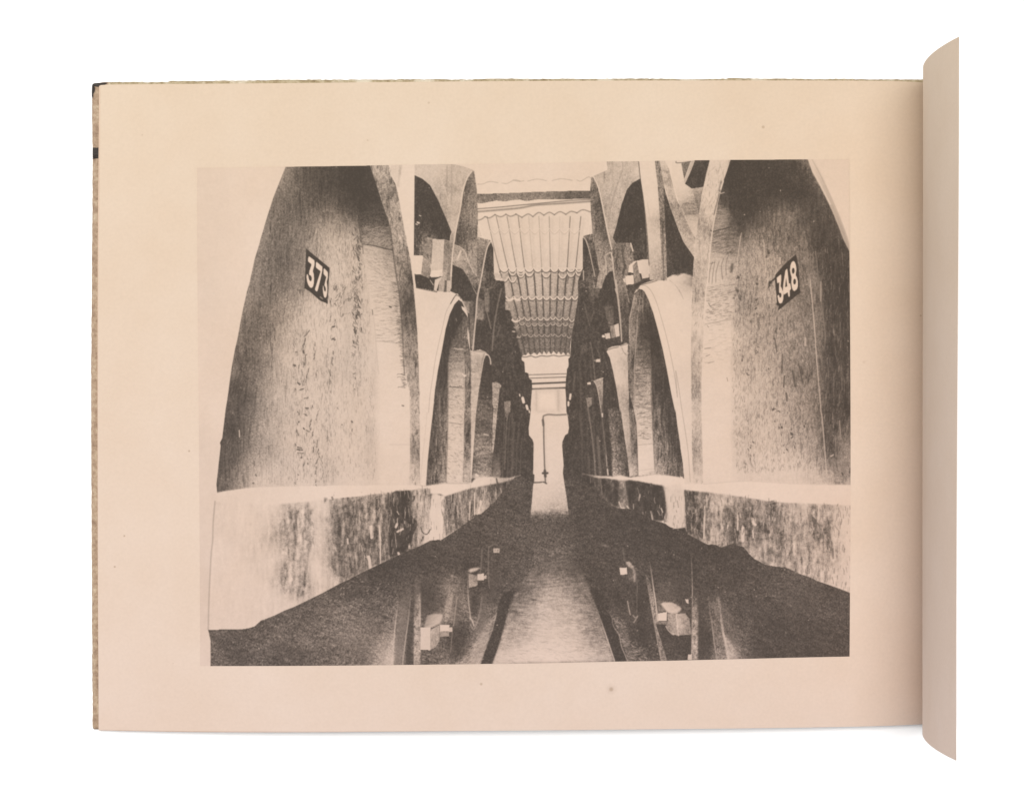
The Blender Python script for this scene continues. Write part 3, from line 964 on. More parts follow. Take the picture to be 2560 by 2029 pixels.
stroke(B1((1530, 200), (1470, 290), (1420, 450), (1390, 650), (1340, 900), (1300, 1150), (1275, 1400), (1262, 1694)), 3.4, 0.9, 0.9, 0.6)
# dark opening
fill(B1((800, 245), (900, 290), (1000, 375), (1100, 560), (1200, 790), (1275, 970), (1258, 1020), (1250, 1090), (1180, 1068), (1035, 1062), (1000, 1180), (900, 1275), (790, 1272)),
     ct(B1, (900, 500, .02), (1000, 800, .02), (850, 1000, .06), (830, 1200, .1), (940, 1150, .4), (970, 1080, .32), (1100, 1000, .02)), DARK_TEX, p=3.5)
for x_, y_, w_ in ((845, 848, 4), (870, 760, 2), (825, 870, 2.5)):
    stroke(B1((x_ - 10, y_), (x_ + 12, y_ + 8)), w_, 0.95, 0.9, 0.5)
# bracket, straps and bolt
fill(B1((895, 1010), (1035, 1060), (1015, 1400), (1000, 1370), (905, 1285)), ct(B1, (920, 1150, .36), (1000, 1150, .5), (960, 1250, .42)), (('v2', .08), ('f', .08)), 0.6)
fill(B1((1035, 1064), (1182, 1070), (1160, 1450), (1010, 1480), (1020, 1300)), ct(B1, (1100, 1150, .76), (1090, 1350, .82)), ROUGH, 0.4)
fill(B1((1182, 1070), (1250, 1095), (1220, 1500), (1190, 1694), (1125, 1694), (1160, 1450)), ct(B1, (1210, 1150, .35), (1180, 1400, .6), (1220, 1400, .4), (1160, 1600, .65)), ROUGH, 0.4)
fill(B1((790, 1274), (860, 1276), (908, 1290), (885, 1515), (800, 1510)), 0.95, (('f', .02),))
fill(B1((908, 1290), (1000, 1368), (1012, 1480), (985, 1570), (885, 1515)), ct(B1, (950, 1370, .6), (930, 1470, .5), (985, 1500, .35)), ROUGH, 0.4)
fill(B1((800, 1512), (890, 1520), (960, 1560), (1010, 1610), (1045, 1694)) + B2((1045, 115), (935, 100), (820, 88), (806, 0)), 0.03, DARK_TEX)
fill(B1((1010, 1470), (1118, 1460), (1118, 1556), (1010, 1552)), 0.96, ())
fill(B1((1120, 1490), (1162, 1490), (1157, 1542), (1120, 1542)), 0.88, ())
stroke(B1((1015, 1566), (1115, 1562)), 5, 0.05, 0.95, 0.6)
fill(B1((1060, 1585), (1150, 1545), (1118, 1694)) + B2((1110, 40), (1080, 140), (1048, 125), (1060, 0)), ct(B1, (1090, 1640, .8)) + ct(B2, (1080, 80, .85)), ROUGH, 0.5)
fill(B2((1115, 0), (1185, 0), (1180, 145), (1105, 140)), ct(B2, (1150, 60, .62)), ROUGH, 0.5)
fill(B2((1185, 0), (1215, 0), (1212, 148), (1180, 145)), 0.2, ROUGH, 0.5)
fill(B2((1215, 0), (1268, 0), (1260, 145), (1210, 148)), 0.72, ROUGH, 0.5)
stroke(B1((1000, 1590), (1040, 1650)), 2, 0.75, 0.9, 0.5)
# second arch
fill(B1((1310, 1140), (1375, 1160), (1440, 1215), (1470, 1300), (1560, 1480), (1612, 1590), (1580, 1694), (1530, 1640), (1470, 1530), (1420, 1450), (1285, 1390)),
     ct(B1, (1340, 1200, .5), (1340, 1330, .62), (1400, 1330, .6), (1420, 1420, .75), (1460, 1350, .5), (1480, 1450, .3), (1540, 1560, .35)), (('d', .06), ('f', .08)), 0.4)
stroke(B1((1350, 1320), (1390, 1220)), 5, 0.92, 0.8, 1)
stroke(B1((1312, 1140), (1375, 1160), (1440, 1215), (1480, 1320), (1560, 1500)), 2.4, 0.82, 0.8, 0.6)
fill(B1((1285, 1390), (1420, 1450), (1470, 1530), (1530, 1640), (1545, 1694), (1275, 1694)), 0.03, DARK_TEX)
# third side, dark
fill(B1((1606, 1035), (1780, 1080), (1740, 1150), (1700, 1300), (1650, 1580), (1610, 1690), (1595, 1500)), ct(B1, (1680, 1100, .5), (1640, 1250, .3), (1630, 1450, .32)),
     (('v2', .06), ('f', .09)), 0.4)
fill(B1((1780, 1095), (1810, 1180), (1818, 1500), (1850, 1590), (1950, 1600), (1960, 1694), (1640, 1694), (1700, 1350), (1735, 1170)),
     ct(B1, (1780, 1200, .05), (1760, 1500, .12), (1730, 1600, .2), (1880, 1650, .05)), DARK_TEX, 0.4)
stroke(B1((1782, 1090), (1735, 1165), (1695, 1330), (1655, 1560), (1630, 1694)), 3.2, 0.8, 0.9, 0.6)
fill(B1((1815, 1500), (1900, 1500), (1925, 1600), (1840, 1590)), 0.75, ROUGH, 0.6)
stroke(B1((1830, 1565), (1880, 1585), (1925, 1575)), 2.2, 0.95, 0.9, 0.6)
fill(B1((1610, 880), (1665, 1030), (1606, 1035)), 0.85, ROUGH, 0.4)

# ---- the great cask on the left -----------------------------------------------------------------
rim_out = B1((470, 115), (480, 210), (560, 370), (610, 600), (640, 780), (680, 1000), (740, 1300), (780, 1600)) + B2((785, 60), (815, 400), (835, 700), (850, 1050), (862, 1500)) + \
          B3((862, 0), (865, 600), (868, 985))
rim_in = B1((228, 120), (330, 430), (400, 650), (470, 840), (520, 1100), (545, 1380), (580, 1640)) + B2((590, 100), (620, 400), (645, 700), (665, 950), (700, 1300), (735, 1430), (735, 1694)) + \
         B3((740, 0), (740, 600), (730, 850), (720, 985))
left_ed = A1((1198, 135), (1120, 330), (1040, 530), (960, 780), (880, 1050), (860, 1130), (800, 1320), (740, 1600)) + \
          A2((745, 0), (700, 150), (640, 420), (580, 750), (545, 900), (500, 1150), (450, 1530)) + A3((430, 0), (385, 380), (355, 440), (365, 480), (340, 700), (310, 980), (320, 1085))
bott = A3((400, 1066), (500, 1050), (700, 1022), (850, 1012), (1500, 996), (2156, 988)) + B3((400, 985))
fill(rim_out + rim_in[::-1], ct(B1, (350, 200, .66), (430, 300, .55), (420, 480, .45), (530, 420, .3), (500, 620, .4), (590, 640, .8), (560, 850, .5), (600, 1050, .62), (560, 1150, .6),
     (640, 1250, .5), (700, 1450, .28), (620, 1450, .55), (720, 1600, .2), (640, 1640, .5)) + ct(B2, (690, 200, .2), (740, 300, .15), (720, 500, .2), (740, 650, .25), (690, 700, .5),
     (750, 850, .5), (790, 950, .45), (770, 1200, .48), (720, 1200, .66), (800, 1500, .62)) + ct(B3, (800, 100, .7), (800, 350, .62), (800, 560, .4), (840, 560, .35), (800, 750, .7),
     (800, 920, .8)), (('v2w', .11), ('m', .08), ('f', .07)), p=3)
flecks(rim_out + rim_in[::-1], 420, (5, 14), (0.8, 1.6), 0.12, 1.45, 0.35, 0.5, 2, bias=lambda x, y: 1 if y < 870 else 0.35)
face = left_ed + bott + rim_in[::-1]
FT = ct(A1, (1185, 200, .52), (1150, 280, .42), (1280, 200, .26), (1480, 250, .12), (1700, 300, .08), (2050, 400, .0), (1700, 600, .17), (1950, 600, .08), (2100, 700, .06), (1700, 760, .36),
        (1900, 830, .42), (1300, 700, .2), (1130, 520, .34), (1000, 760, .34), (1100, 900, .27), (930, 1000, .40), (1100, 1200, .2), (1150, 1400, .15), (1030, 1250, .25), (900, 1250, .36),
        (1380, 900, .3), (1400, 1300, .40), (1260, 1300, .3), (800, 1500, .42), (900, 1550, .33), (1150, 1600, .28), (1300, 1600, .42), (1700, 950, .56), (1800, 1100, .66), (1950, 1200, .74),
        (1600, 1150, .52), (2100, 1100, .55), (2100, 1350, .78), (1900, 1500, .78)) + \
     ct(A2, (780, 250, .38), (720, 250, .44), (900, 350, .26), (1200, 60, .22), (1080, 380, .45), (1200, 320, .5), (1300, 250, .55), (1400, 500, .74), (1600, 400, .8), (1700, 700, .84), (2000, 800, .78),
        (1950, 1100, .72), (2060, 500, .82), (680, 650, .34), (780, 700, .22), (900, 750, .36), (640, 850, .3), (700, 1050, .16), (820, 1050, .3), (1000, 900, .5), (1180, 800, .62), (1300, 1000, .78),
        (580, 1150, .3), (620, 1400, .08), (700, 1500, .1), (540, 1500, .15), (820, 1350, .36), (900, 1500, .5), (1050, 1250, .6), (1100, 1450, .68), (1500, 1500, .8), (1900, 1550, .82)) + \
     ct(A3, (470, 100, .14), (560, 250, .02), (620, 320, .1), (700, 200, .3), (480, 500, .12), (560, 600, .14), (660, 480, .3), (780, 350, .45), (900, 250, .58), (900, 450, .50), (1050, 520, .5),
        (1050, 300, .66), (700, 700, .5), (850, 700, .66), (1100, 700, .68), (1300, 500, .8), (1500, 400, .82), (1700, 500, .8), (1800, 750, .72), (2000, 600, .88), (2100, 300, .82), (400, 800, .14), (390, 980, .18),
        (480, 900, .3), (600, 880, .46), (480, 1010, .35), (700, 950, .68), (900, 900, .82), (1400, 900, .84), (1700, 900, .76), (2000, 900, .88)) + \
     ct(B1, (60, 300, .0), (150, 600, .0), (250, 760, .06), (330, 620, .05), (400, 800, .05), (180, 900, .1), (300, 900, .35), (430, 920, .2), (300, 1060, .4), (420, 1050, .3), (480, 1150, .25), (60, 900, .38), (60, 1050, .6),
        (60, 1300, .62), (80, 1600, .64), (200, 1250, .78), (350, 1300, .72), (480, 1350, .6), (230, 1500, .86), (400, 1550, .8), (520, 1600, .7)) + \
     ct(B2, (80, 200, .62), (60, 500, .7), (180, 200, .84), (200, 600, .84), (350, 300, .88), (450, 500, .88), (560, 300, .72), (100, 900, .76), (250, 1000, .82), (450, 900, .93), (550, 1200, .93), (240, 1300, .8), (600, 1500, .94),
        (60, 1400, .78)) + ct(B3, (60, 200, .82), (220, 400, .8), (180, 700, .78), (450, 200, .93), (500, 600, .92), (600, 850, .9), (60, 800, .86))
fill(face, FT, (('vw', .075), ('v2w', .03), ('f', .05)), 0.5, p=3.0)
fill(A1((1600, 1000), (2156, 900)) + B1((130, 1000), (150, 1694)) + B2((230, 300), (330, 1694)) + B3((320, 940)) + A3((1000, 960), (1150, 200)) + A2((1200, 700), (1450, 200)), 0.87, (('vw', .06),), 34, 0.36)
stripL = B1((140, 1150), (330, 1165), (520, 1215)) + [q for q in rim_in if q[1] > 630] + B3((330, 982), (345, 500)) + B2((345, 1694), (330, 1100), (300, 700), (262, 400), (228, 100)) + B1((205, 1640), (160, 1400))
fill(stripL, ct(B1, (200, 1230, .70), (350, 1260, .68), (490, 1290, .5), (230, 1400, .82), (420, 1400, .74), (520, 1450, .6), (300, 1580, .86), (500, 1600, .72)) + ct(B2, (300, 200, .9), (450, 200, .88), (570, 200, .74), (360, 600, .92), (520, 600, .9), (610, 600, .8),
     (400, 1000, .94), (620, 1000, .9), (450, 1500, .955), (660, 1500, .95)) + ct(B3, (450, 300, .95), (660, 300, .955), (500, 850, .94), (680, 850, .93)), (('hw', .06), ('f', .04)), 6, 0.8)
# board edge and crack near the rim
fill(B1((60, 770), (130, 1120), (520, 1190), (500, 1020), (450, 850), (400, 700), (340, 480), (250, 180), (120, 300)), ct(B1, (200, 600, .0), (120, 850, .06), (300, 800, .1), (220, 960, .28), (360, 940, .32),
     (170, 1060, .34), (330, 1080, .44), (450, 1100, .3), (440, 900, .08)), (('d', .07), ('f', .08)), 1.2, 0.85)
stroke(B1((60, 780), (90, 930), (130, 1130), (140, 1250)), 2.2, 0.12, 0.6, 0.8)
stroke(B1((135, 1130), (260, 1145), (400, 1180), (520, 1205)), 2.4, 0.06, 0.9, 0.5)
stroke(B1((480, 900), (510, 1100), (540, 1350), (575, 1600)) + B2((600, 150), (625, 420), (640, 640), (655, 900), (670, 1200)), 4.0, 0.12, 0.6, 1.2)
ray = B1((150, 1170), (520, 1230), (570, 1600)) + B2((600, 300), (630, 640), (640, 800), (320, 790), (290, 500), (230, 0)) + B1((230, 1500))
flecks(ray, 420, (5, 16), (0.6, 1.1), 0.28, lambda x, y: 0.45 if y < 690 else 0.05, 0.14, 0.5, 3)
flecks(B1((130, 900), (470, 900), (520, 1180), (140, 1120)), 200, (6, 16), (0.8, 1.4), 0.65, -0.35, 0.2, 0.5, 4)
rays2 = B2((500, 0), (585, 50), (645, 640), (660, 1000), (690, 1370), (640, 1370), (610, 900), (560, 400))
flecks(rays2, 300, (3, 9), (0.7, 1.4), 0.2, 0.12, 0.35, 0.6, 5)
for y_ in (15, 470, 510, 545, 610, 630, 695, 800, 1205, 1240, 1370):
    stroke(B2((540 + (y_ * 7) % 60, y_ + 6), (600, y_ - 4), (640 + y_ * 0.03, y_ + 10)), 1.4, 0.15, 0.65, 0.5)
stroke(B2((300, 780), (450, 790), (640, 820)), 1.2, 0.45, 0.7, 0.5)
stroke(B2((250, 380), (290, 600), (310, 900), (340, 1200)), 2.4, 0.68, 0.5, 1)
stroke(B2((260, 380), (262, 440)), 2, 0.3, 0.8, 0.5)
stroke(B3((480, 463), (740, 463)), 1.2, 0.6, 0.6, 0.5)
fill(B3((200, 120), (290, 120), (270, 600), (180, 700), (160, 500)), 0.72, (('v2', .06),), 6, 0.6)
stroke(B2((480, 338), (498, 346)), 4, 0.15, 0.9, 0.6)
stroke(B2((640, 1605), (660, 1610)), 3.4, 0.25, 0.8, 0.6)
# fine vertical pores all over the lit part of the head
lit = A1((1400, 900), (2156, 760)) + B1((130, 1150), (200, 1694)) + B2((230, 400), (300, 1694)) + B3((300, 900)) + A3((700, 980), (900, 200)) + A2((1000, 600)) + A1((1300, 1500))
flecks(lit, 1500, (5, 16), (0.5, 1.0), 0.3, math.pi / 2 - 0.03, 0.07, 0.42, 6)
flecks(lit, 2600, (3, 11), (0.6, 1.3), 0.2, math.pi / 2 - 0.02, 0.12, 0.5, 61, bias=lambda x, y: 0.25 + 0.75 * max(math.exp(-((x - 752) / 26) ** 2), math.exp(-((x - 818) / 13) ** 2), math.exp(-((x - 893) / 16) ** 2) * (y < 1000), 0.8 * (y < 700)))
flecks(lit, 500, (4, 14), (0.6, 1.2), 0.98, math.pi / 2 - 0.02, 0.08, 0.45, 62)
dk = A1((1150, 300), (1700, 500), (1500, 1150), (1400, 1694)) + A2((1100, 900), (700, 1600)) + A3((600, 900), (350, 900), (430, 100)) + A2((600, 800)) + A1((900, 1200))
flecks(dk, 500, (5, 16), (0.7, 1.4), 0.02, math.pi / 2, 0.15, 0.5, 7)
flecks(dk, 260, (2, 7), (0.6, 1.1), 0.75, math.pi / 2, 0.5, 0.55, 8)
# heavy dark pits running down the head
def pits(tf, l):
    """dark open pores: each a short broken cluster, never one clean line"""
    r = np.random.default_rng(77)
    for x, y, dx, dy, w_ in l:
        ln_ = math.hypot(dx, dy)
        n_ = 1 if ln_ < 30 else 2 if ln_ < 70 else 4
        for q in range(n_):
            u0 = (q + r.uniform(0.0, 0.25)) / n_
            u1 = min(1.0, u0 + r.uniform(0.45, 0.95) / n_)
            jx, jy = r.normal(0, 4), r.normal(0, 3)
            stroke(tf((x + dx * u0 + jx, y + dy * u0 + jy), (x + dx * u1 + jx + r.normal(0, 3), y + dy * u1 + jy)), w_ * r.uniform(0.5, 0.75),
                   0.14, r.uniform(0.6, 0.9), 0.6, False, w_ * r.uniform(0.6, 1.0))
        for q in range(n_ * 2):
            u0 = r.uniform(-0.2, 1.2)
            px_, py_ = x + dx * u0 + r.normal(0, 14), y + dy * u0 + r.normal(0, 10)
            stroke(tf((px_, py_), (px_ + r.normal(0, 3), py_ + r.uniform(8, 34))), r.uniform(0.6, 1.3), 0.3, r.uniform(0.3, 0.65), 0.5, False)


pits(A2, [(1770, 230, 5, 80, 3), (1835, 285, 5, 50, 3), (1810, 100, 40, 30, 2), (1830, 60, 20, 60, 2), (1775, 450, -10, 90, 2.2), (1835, 500, -5, 70, 2), (1790, 600, 50, -10, 4),
          (1800, 590, -20, 40, 2), (1790, 745, 35, 15, 5), (1795, 765, 25, -30, 3.5), (1800, 905, 15, 40, 3), (1800, 980, -10, 60, 3), (1790, 1040, 15, 60, 2.4), (1765, 1150, 10, 80, 3), (1765, 1260, 0, 70, 2),
          (1780, 1400, -5, 50, 2), (1500, 640, -60, 90, 2.4), (1450, 740, -30, 120, 4), (1420, 850, -5, 80, 2.6), (1420, 900, 10, 30, 6), (1460, 950, -20, 50, 3.2), (1450, 1000, 5, 80, 3.2), (1430, 1040, -10, 70, 2.2),
          (1310, 1085, 20, 15, 8), (1380, 1070, -10, 60, 2.4), (1415, 1130, -20, 150, 2), (1485, 1130, -25, 180, 2.6), (1440, 1260, -20, 90, 2.2), (1345, 1310, 40, 25, 4.5), (1380, 1410, 50, -25, 3.6), (1440, 1520, 45, -25, 3.6),
          (1450, 1635, 35, 5, 5), (1320, 910, 25, 10, 3), (1335, 740, 5, 15, 3), (1300, 780, 5, 110, 1.8), (1580, 790, -15, 200, 2), (1570, 980, -8, 50, 2.6), (1595, 1150, -8, 100, 2.2), (1540, 1600, 3, 40, 2.2),
          (1860, 1630, 5, 20, 3), (1280, 1240, 25, 10, 2.4), (2065, 1200, 25, -15, 3), (2085, 1245, 8, 25, 4), (2070, 1390, 18, 15, 2.6), (1045, 550, 20, 200, 2.4), (1000, 600, 0, 160, 1.8), (1060, 150, 25, 140, 2.6),
          (1110, 400, 15, 180, 1.8), (1025, 880, 5, 300, 1.8), (1320, 1380, 10, 30, 2.4)])
pits(A3, [(1415, 75, 60, 10, 2.6), (1350, 40, 20, 30, 2.4), (1375, 165, -5, 10, 4), (1360, 190, -10, 20, 3), (1340, 270, 20, 70, 2.8), (1425, 245, 15, 20, 5), (1455, 280, 40, 10, 3.6), (1505, 230, 10, 40, 3), (1540, 140, -40, 90, 2.6),
          (1545, 290, -15, 70, 2.4), (1325, 450, 5, 30, 3), (1345, 495, 60, 10, 4), (1350, 525, 65, 10, 6), (1345, 570, 85, 5, 2.8), (1385, 635, 30, 0, 4.4), (1480, 645, 40, 5, 2), (1440, 690, -20, 50, 2.4), (1485, 700, 0, 20, 3),
          (1560, 400, -5, 50, 2.6), (1605, 400, -5, 100, 2.2), (1550, 490, 5, 80, 2.8), (1615, 520, 10, 100, 3.2), (1610, 640, -25, 80, 2.8), (1590, 740, 0, 100, 2.4), (1600, 910, -20, 60, 2.8), (1585, 970, 5, 30, 2.4), (1680, 740, 0, 150, 1.6),
          (1620, 20, -30, 140, 2.2), (1740, 280, -5, 150, 1.8), (1660, 600, 0, 120, 1.8), (1355, 835, 10, 15, 4), (1345, 905, 2, 10, 3), (2040, 160, 10, 15, 5), (2045, 250, 15, 50, 2.4), (1920, 200, 2, 4, 4), (790, 670, 3, 80, 2.6),
          (805, 850, 5, 20, 5), (770, 955, 20, 5, 6), (720, 750, 3, 3, 4), (1320, 940, 0, 30, 2)])
flecks(B1((0, 900), (110, 950), (130, 1690), (0, 1690)) + B2((130, 100), (120, 700), (0, 1000)), 130, (4, 10), (1.4, 2.8), 0.1, 1.35, 0.35, 0.8, 9)
flecks(A2((1780, 60), (2150, 60), (2150, 500), (1900, 450)), 70, (4, 11), (1.2, 2.4), 0.2, 1.9, 0.4, 0.75, 10)
stroke(A3((603, 280), (608, 365)), 3, 0.75, 0.9, 0.5)
stroke(A2((1950, 250), (2000, 800), (1960, 1250)), 14, 0.66, 0.35, 6)

# plate 373
fill(E1((232, 195), (790, 655), (770, 1000), (752, 1400), (745, 1515), (690, 1480), (600, 1450), (540, 1410), (440, 1320), (330, 1220), (190, 1135), (205, 900), (225, 560)), 0.0, (('f', .04),))
W373 = [((280, 430), (300, 378), (432, 478), (436, 540), (432, 590), (402, 700), (395, 735), (415, 800), (424, 900), (418, 1020), (398, 1100), (360, 1132), (325, 1118), (285, 1060), (258, 980), (244, 880), (250, 810),
          (265, 802), (285, 840), (300, 920), (325, 968), (350, 972), (366, 940), (368, 890), (352, 845), (325, 828), (302, 812), (312, 730), (358, 590), (356, 566), (292, 512), (280, 500)),
         ((466, 545), (480, 508), (620, 628), (618, 720), (590, 860), (520, 1150), (500, 1212), (478, 1215), (446, 1178), (446, 1150), (505, 960), (575, 745), (572, 730), (490, 668), (466, 640)),
         ((648, 690), (665, 664), (745, 750), (752, 800), (750, 880), (722, 990), (730, 1040), (740, 1130), (735, 1250), (715, 1340), (688, 1370), (660, 1345), (638, 1250), (628, 1150), (632, 1075), (645, 1080),
          (660, 1180), (675, 1215), (692, 1220), (702, 1180), (698, 1130), (682, 1092), (668, 1070), (680, 1000), (712, 870), (655, 810), (648, 790))]
for l in W373:
    fill(E1(*l), 0.97, ())
stroke(E1((570, 1345), (625, 1388)), 2.6, 0.6, 0.8, 0.6)
stroke(E1((735, 1380), (740, 1420)), 2, 0.5, 0.7, 0.6)

# ---- left ledge ---------------------------------------------------------------------------------
topL = A3((318, 1080), (400, 1062), (500, 1050), (700, 1022), (850, 1012), (1500, 996), (2156, 988)) + B3((400, 985), (868, 980), (945, 992), (1080, 972), (1200, 955), (1525, 958), (1590, 885), (1740, 872), (1960, 890), (2085, 880),
       (2080, 905), (1930, 950), (1860, 960), (1540, 1020), (1320, 1085), (1180, 1130), (1140, 1100), (1000, 1095), (1000, 1025), (760, 1045), (520, 1075), (300, 1095), (0, 1125)) + A3((1600, 1185), (1000, 1235), (290, 1200))
frontL = A3((285, 1190), (1000, 1225), (1500, 1180), (2156, 1125)) + B3((300, 1090), (520, 1070), (760, 1042), (1010, 1022), (1010, 1085), (1180, 1120), (1330, 1075), (1540, 1010), (1700, 975), (1800, 945), (1860, 900), (1930, 945), (2080, 888),
         (2000, 990), (1930, 1060), (1830, 1200), (1650, 1355), (1572, 1365), (1565, 1400), (1500, 1440), (1380, 1530), (1130, 1694)) + B4((1120, 40), (1000, 52), (880, 115), (700, 190), (590, 240), (370, 345), (180, 435), (0, 525)) + \
         A4((2050, 530), (1860, 620), (1680, 720), (1470, 822), (1300, 905), (1180, 950), (1060, 1010), (960, 1050), (885, 1075), (850, 1105), (800, 1152), (720, 1175), (620, 1190), (490, 1188), (350, 1192), (205, 1195), (215, 800), (235, 300)) + \
         A3((265, 1400))
fill(frontL, ct(A3, (400, 1300, .90), (700, 1400, .92), (1000, 1300, .9), (1200, 1400, .66), (1260, 1550, .56), (1480, 1400, .58), (1500, 1550, .6), (1650, 1400, .9), (1700, 1600, .86), (1640, 1250, .9), (1900, 1350, .4), (1850, 1500, .3),
     (2080, 1300, .34), (2060, 1500, .1), (1950, 1650, .1), (2130, 1200, .6)) +
     ct(A4, (400, 300, .93), (700, 700, .94), (500, 1000, .93), (1000, 800, .9), (1000, 300, .9), (1230, 100, .68), (1280, 350, .62), (1250, 640, .68), (1420, 640, .5), (1480, 50, .7), (1580, 400, .92), (1600, 600, .9), (1740, 200, .8),
        (1900, 100, .14), (1900, 300, .2), (2050, 100, .2), (2050, 350, .28), (1760, 550, .78), (2000, 470, .5), (1300, 850, .88)) +
     ct(B3, (40, 1200, .66), (100, 1350, .4), (60, 1550, .3), (200, 1250, .42), (260, 1450, .5), (250, 1600, .42), (380, 1300, .4), (400, 1550, .38), (400, 1130, .7), (500, 1350, .04), (600, 1150, .05), (600, 1400, .04), (700, 1250, .06),
        (700, 1600, .12), (560, 1650, .14), (790, 1100, .62), (800, 1250, .7), (800, 1500, .45), (880, 1200, .5), (960, 1150, .5), (950, 1350, .62), (930, 1550, .7), (1050, 1250, .9), (1060, 1500, .93), (1110, 1200, .55), (1120, 1400, .75),
        (1000, 1640, .94), (1160, 1400, .9), (1210, 1250, .3), (1230, 1450, .3), (1300, 1200, .32), (1370, 1300, .36), (1330, 1480, .45), (1440, 1150, .14), (1440, 1350, .22), (1500, 1250, .3), (1580, 1150, .55), (1620, 1280, .78),
        (1700, 1100, .42), (1780, 1050, .3), (1850, 1050, .12), (1980, 970, .1)) +
     ct(B4, (60, 100, .3), (60, 400, .5), (200, 150, .35), (240, 300, .8), (330, 200, .5), (420, 200, .42), (560, 100, .1), (650, 130, .14), (780, 60, .3), (850, 60, .7), (950, 30, .92), (1100, 20, .92)),
     (('st', .15), ('v2', .09), ('m', .09), ('f', .05)), 0.6, p=3.4)
fill(topL, [(600, 1240, .93), (900, 1225, .955), (1000, 1225, .96), (1120, 1215, .96), (1220, 1198, .9), (1260, 1200, .6)], (('b2', .015), ('f', .02)), 1.2)
SX = (('st', .16), ('m', .14), ('v2', .10), ('f', .06))
fill(A3((1180, 1330), (1260, 1290), (1400, 1250), (1560, 1300), (1560, 1694)) + A4((1560, 50), (1500, 250), (1490, 600), (1470, 740), (1180, 740), (1100, 500), (1180, 300), (1150, 60)) + A3((1150, 1500)), 0.62, SX, 0, 0.75, 0.55)
fill(A3((1880, 1290), (2000, 1200), (2160, 1150)) + B3((470, 1100), (470, 1694)) + B4((450, 300), (180, 430), (0, 500)) + A4((2100, 500), (1950, 540), (1820, 480), (1780, 350), (1800, 100)) + A3((1790, 1600), (1850, 1400)), 0.3, SX, 0, 0.8, 0.6)
fill(B3((170, 1130), (300, 1110), (290, 1600), (200, 1640)), 0.62, SX, 0, 0.5, 0.6)
fill(B3((505, 1100), (540, 1062), (650, 1050), (742, 1045), (765, 1110), (735, 1200), (750, 1370), (830, 1440), (842, 1500), (790, 1600), (770, 1694)) + B4((700, 180), (480, 280), (470, 0)) + B3((470, 1400), (485, 1180)), 0.05, SX, 0, 0.96, 0.28)
fill(B3((1012, 1100), (1080, 1095), (1165, 1130), (1160, 1660)) + B4((1100, 30), (960, 30)) + B3((960, 1640), (1005, 1500), (990, 1300)), 0.93, (('m', .05),), 0.8, 0.9, 0.15)
fill(B3((1185, 1135), (1330, 1085), (1560, 1020), (1560, 1390), (1380, 1520), (1195, 1640)), 0.32, (('st', .2), ('v', .25), ('f', .07)), 0.8, 0.8)
stroke(B3((760, 1130), (800, 1130), (785, 1180)), 3.4, 0.1, 0.85, 0.5)
stroke(B3((1165, 1130), (1160, 1300), (1150, 1500), (1150, 1670)), 4, 0.97, 0.85, 0.8)
stroke(B3((880, 1520), (905, 1590), (960, 1612), (1000, 1550)), 2.6, 0.1, 0.85, 0.5)
stroke(B3((905, 1650), (890, 1694)), 4, 0.1, 0.8, 0.6)
for l, w_ in ((B3((560, 1520), (575, 1480)), 6), (B3((580, 1580), (650, 1545)), 5), (B3((600, 1360), (575, 1320)), 2), (B4((360, 0), (362, 350)), 3), (B4((735, 120), (738, 150)), 4), (B4((590, 210), (600, 232)), 6),
              (B3((245, 1520), (250, 1650)), 9), (B3((345, 1500), (362, 1694)), 4), (B4((210, 260), (240, 400)), 8), (B3((1650, 1190), (1625, 1340)), 6), (B3((1572, 1080), (1566, 1360)), 3), (B3((1510, 1200), (1505, 1430)), 3),
              (A4((1995, 30), (1998, 90)), 4)):
    stroke(l, w_, 0.92, 0.85, 0.8)
stroke(B3((1850, 900), (1862, 960)), 4, 0.1, 0.8, 0.8)
flecks(frontL, 330, (5, 20), (0.8, 2.0), 0.06, math.pi / 2, 0.1, 0.6, 11, bias=lambda x, y: 1 if x > 850 else 0)
flecks(frontL, 260, (5, 22), (0.8, 2.2), 0.9, math.pi / 2, 0.1, 0.6, 12, bias=lambda x, y: 1 if x > 880 else 0)
fill(A3((1690, 1140), (1740, 1150), (1720, 1190), (1690, 1215)), 0.3, ROUGH, 1.5, 0.8)
stroke(A3((1795, 1140), (1805, 1165)), 5, 0.3, 0.8, 1)

# wall edge at the far left
stroke(A3((292, 1190), (282, 1300), (268, 1480), (262, 1694)) + A4((245, 200), (228, 500), (215, 800), (205, 1190)), 3.4, 0.55, 0.75, 1.4)

# ---- right row, far casks -----------------------------------------------------------------------
for k, (xa, xb) in enumerate([(1462, 1470), (1475, 1488), (1448, 1456), (1500, 1512)]):
    stroke([(xa, 900), ((xa + xb) / 2, 1020), (xb, 1180)], 4, 0.2, 0.5, 2)
fill(C2((1180, 330), (1300, 320), (1310, 560), (1250, 600), (1225, 560)), ct(C2, (1230, 380, .2), (1230, 500, .34), (1290, 450, .12)), ROUGH, 1.5)
fill(C2((975, 0), (1060, 0), (1050, 300), (1000, 280)), ct(C2, (1010, 60, .3), (1030, 220, .22)), ROUGH, 2)
fill(C2((1070, 0), (1165, 0), (1090, 230), (1060, 200)), ct(C2, (1110, 60, .3), (1080, 200, .22)), ROUGH, 1.5)
fill(C2((1180, 0), (1320, 0), (1350, 320), (1190, 320)), 0.03, DARK_TEX, 1)
stroke(C2((920, 280), (960, 450), (990, 580)), 3, 0.28, 0.7, 1.4)
stroke(C2((1050, 390), (1010, 520)), 3, 0.28, 0.7, 1.4)
stroke(C2((1005, 800), (1030, 950), (1050, 1150), (1065, 1270)), 2.6, 0.36, 0.7, 0.8)
stroke(C2((1090, 880), (1130, 1000)), 4, 0.28, 0.6, 1.6)
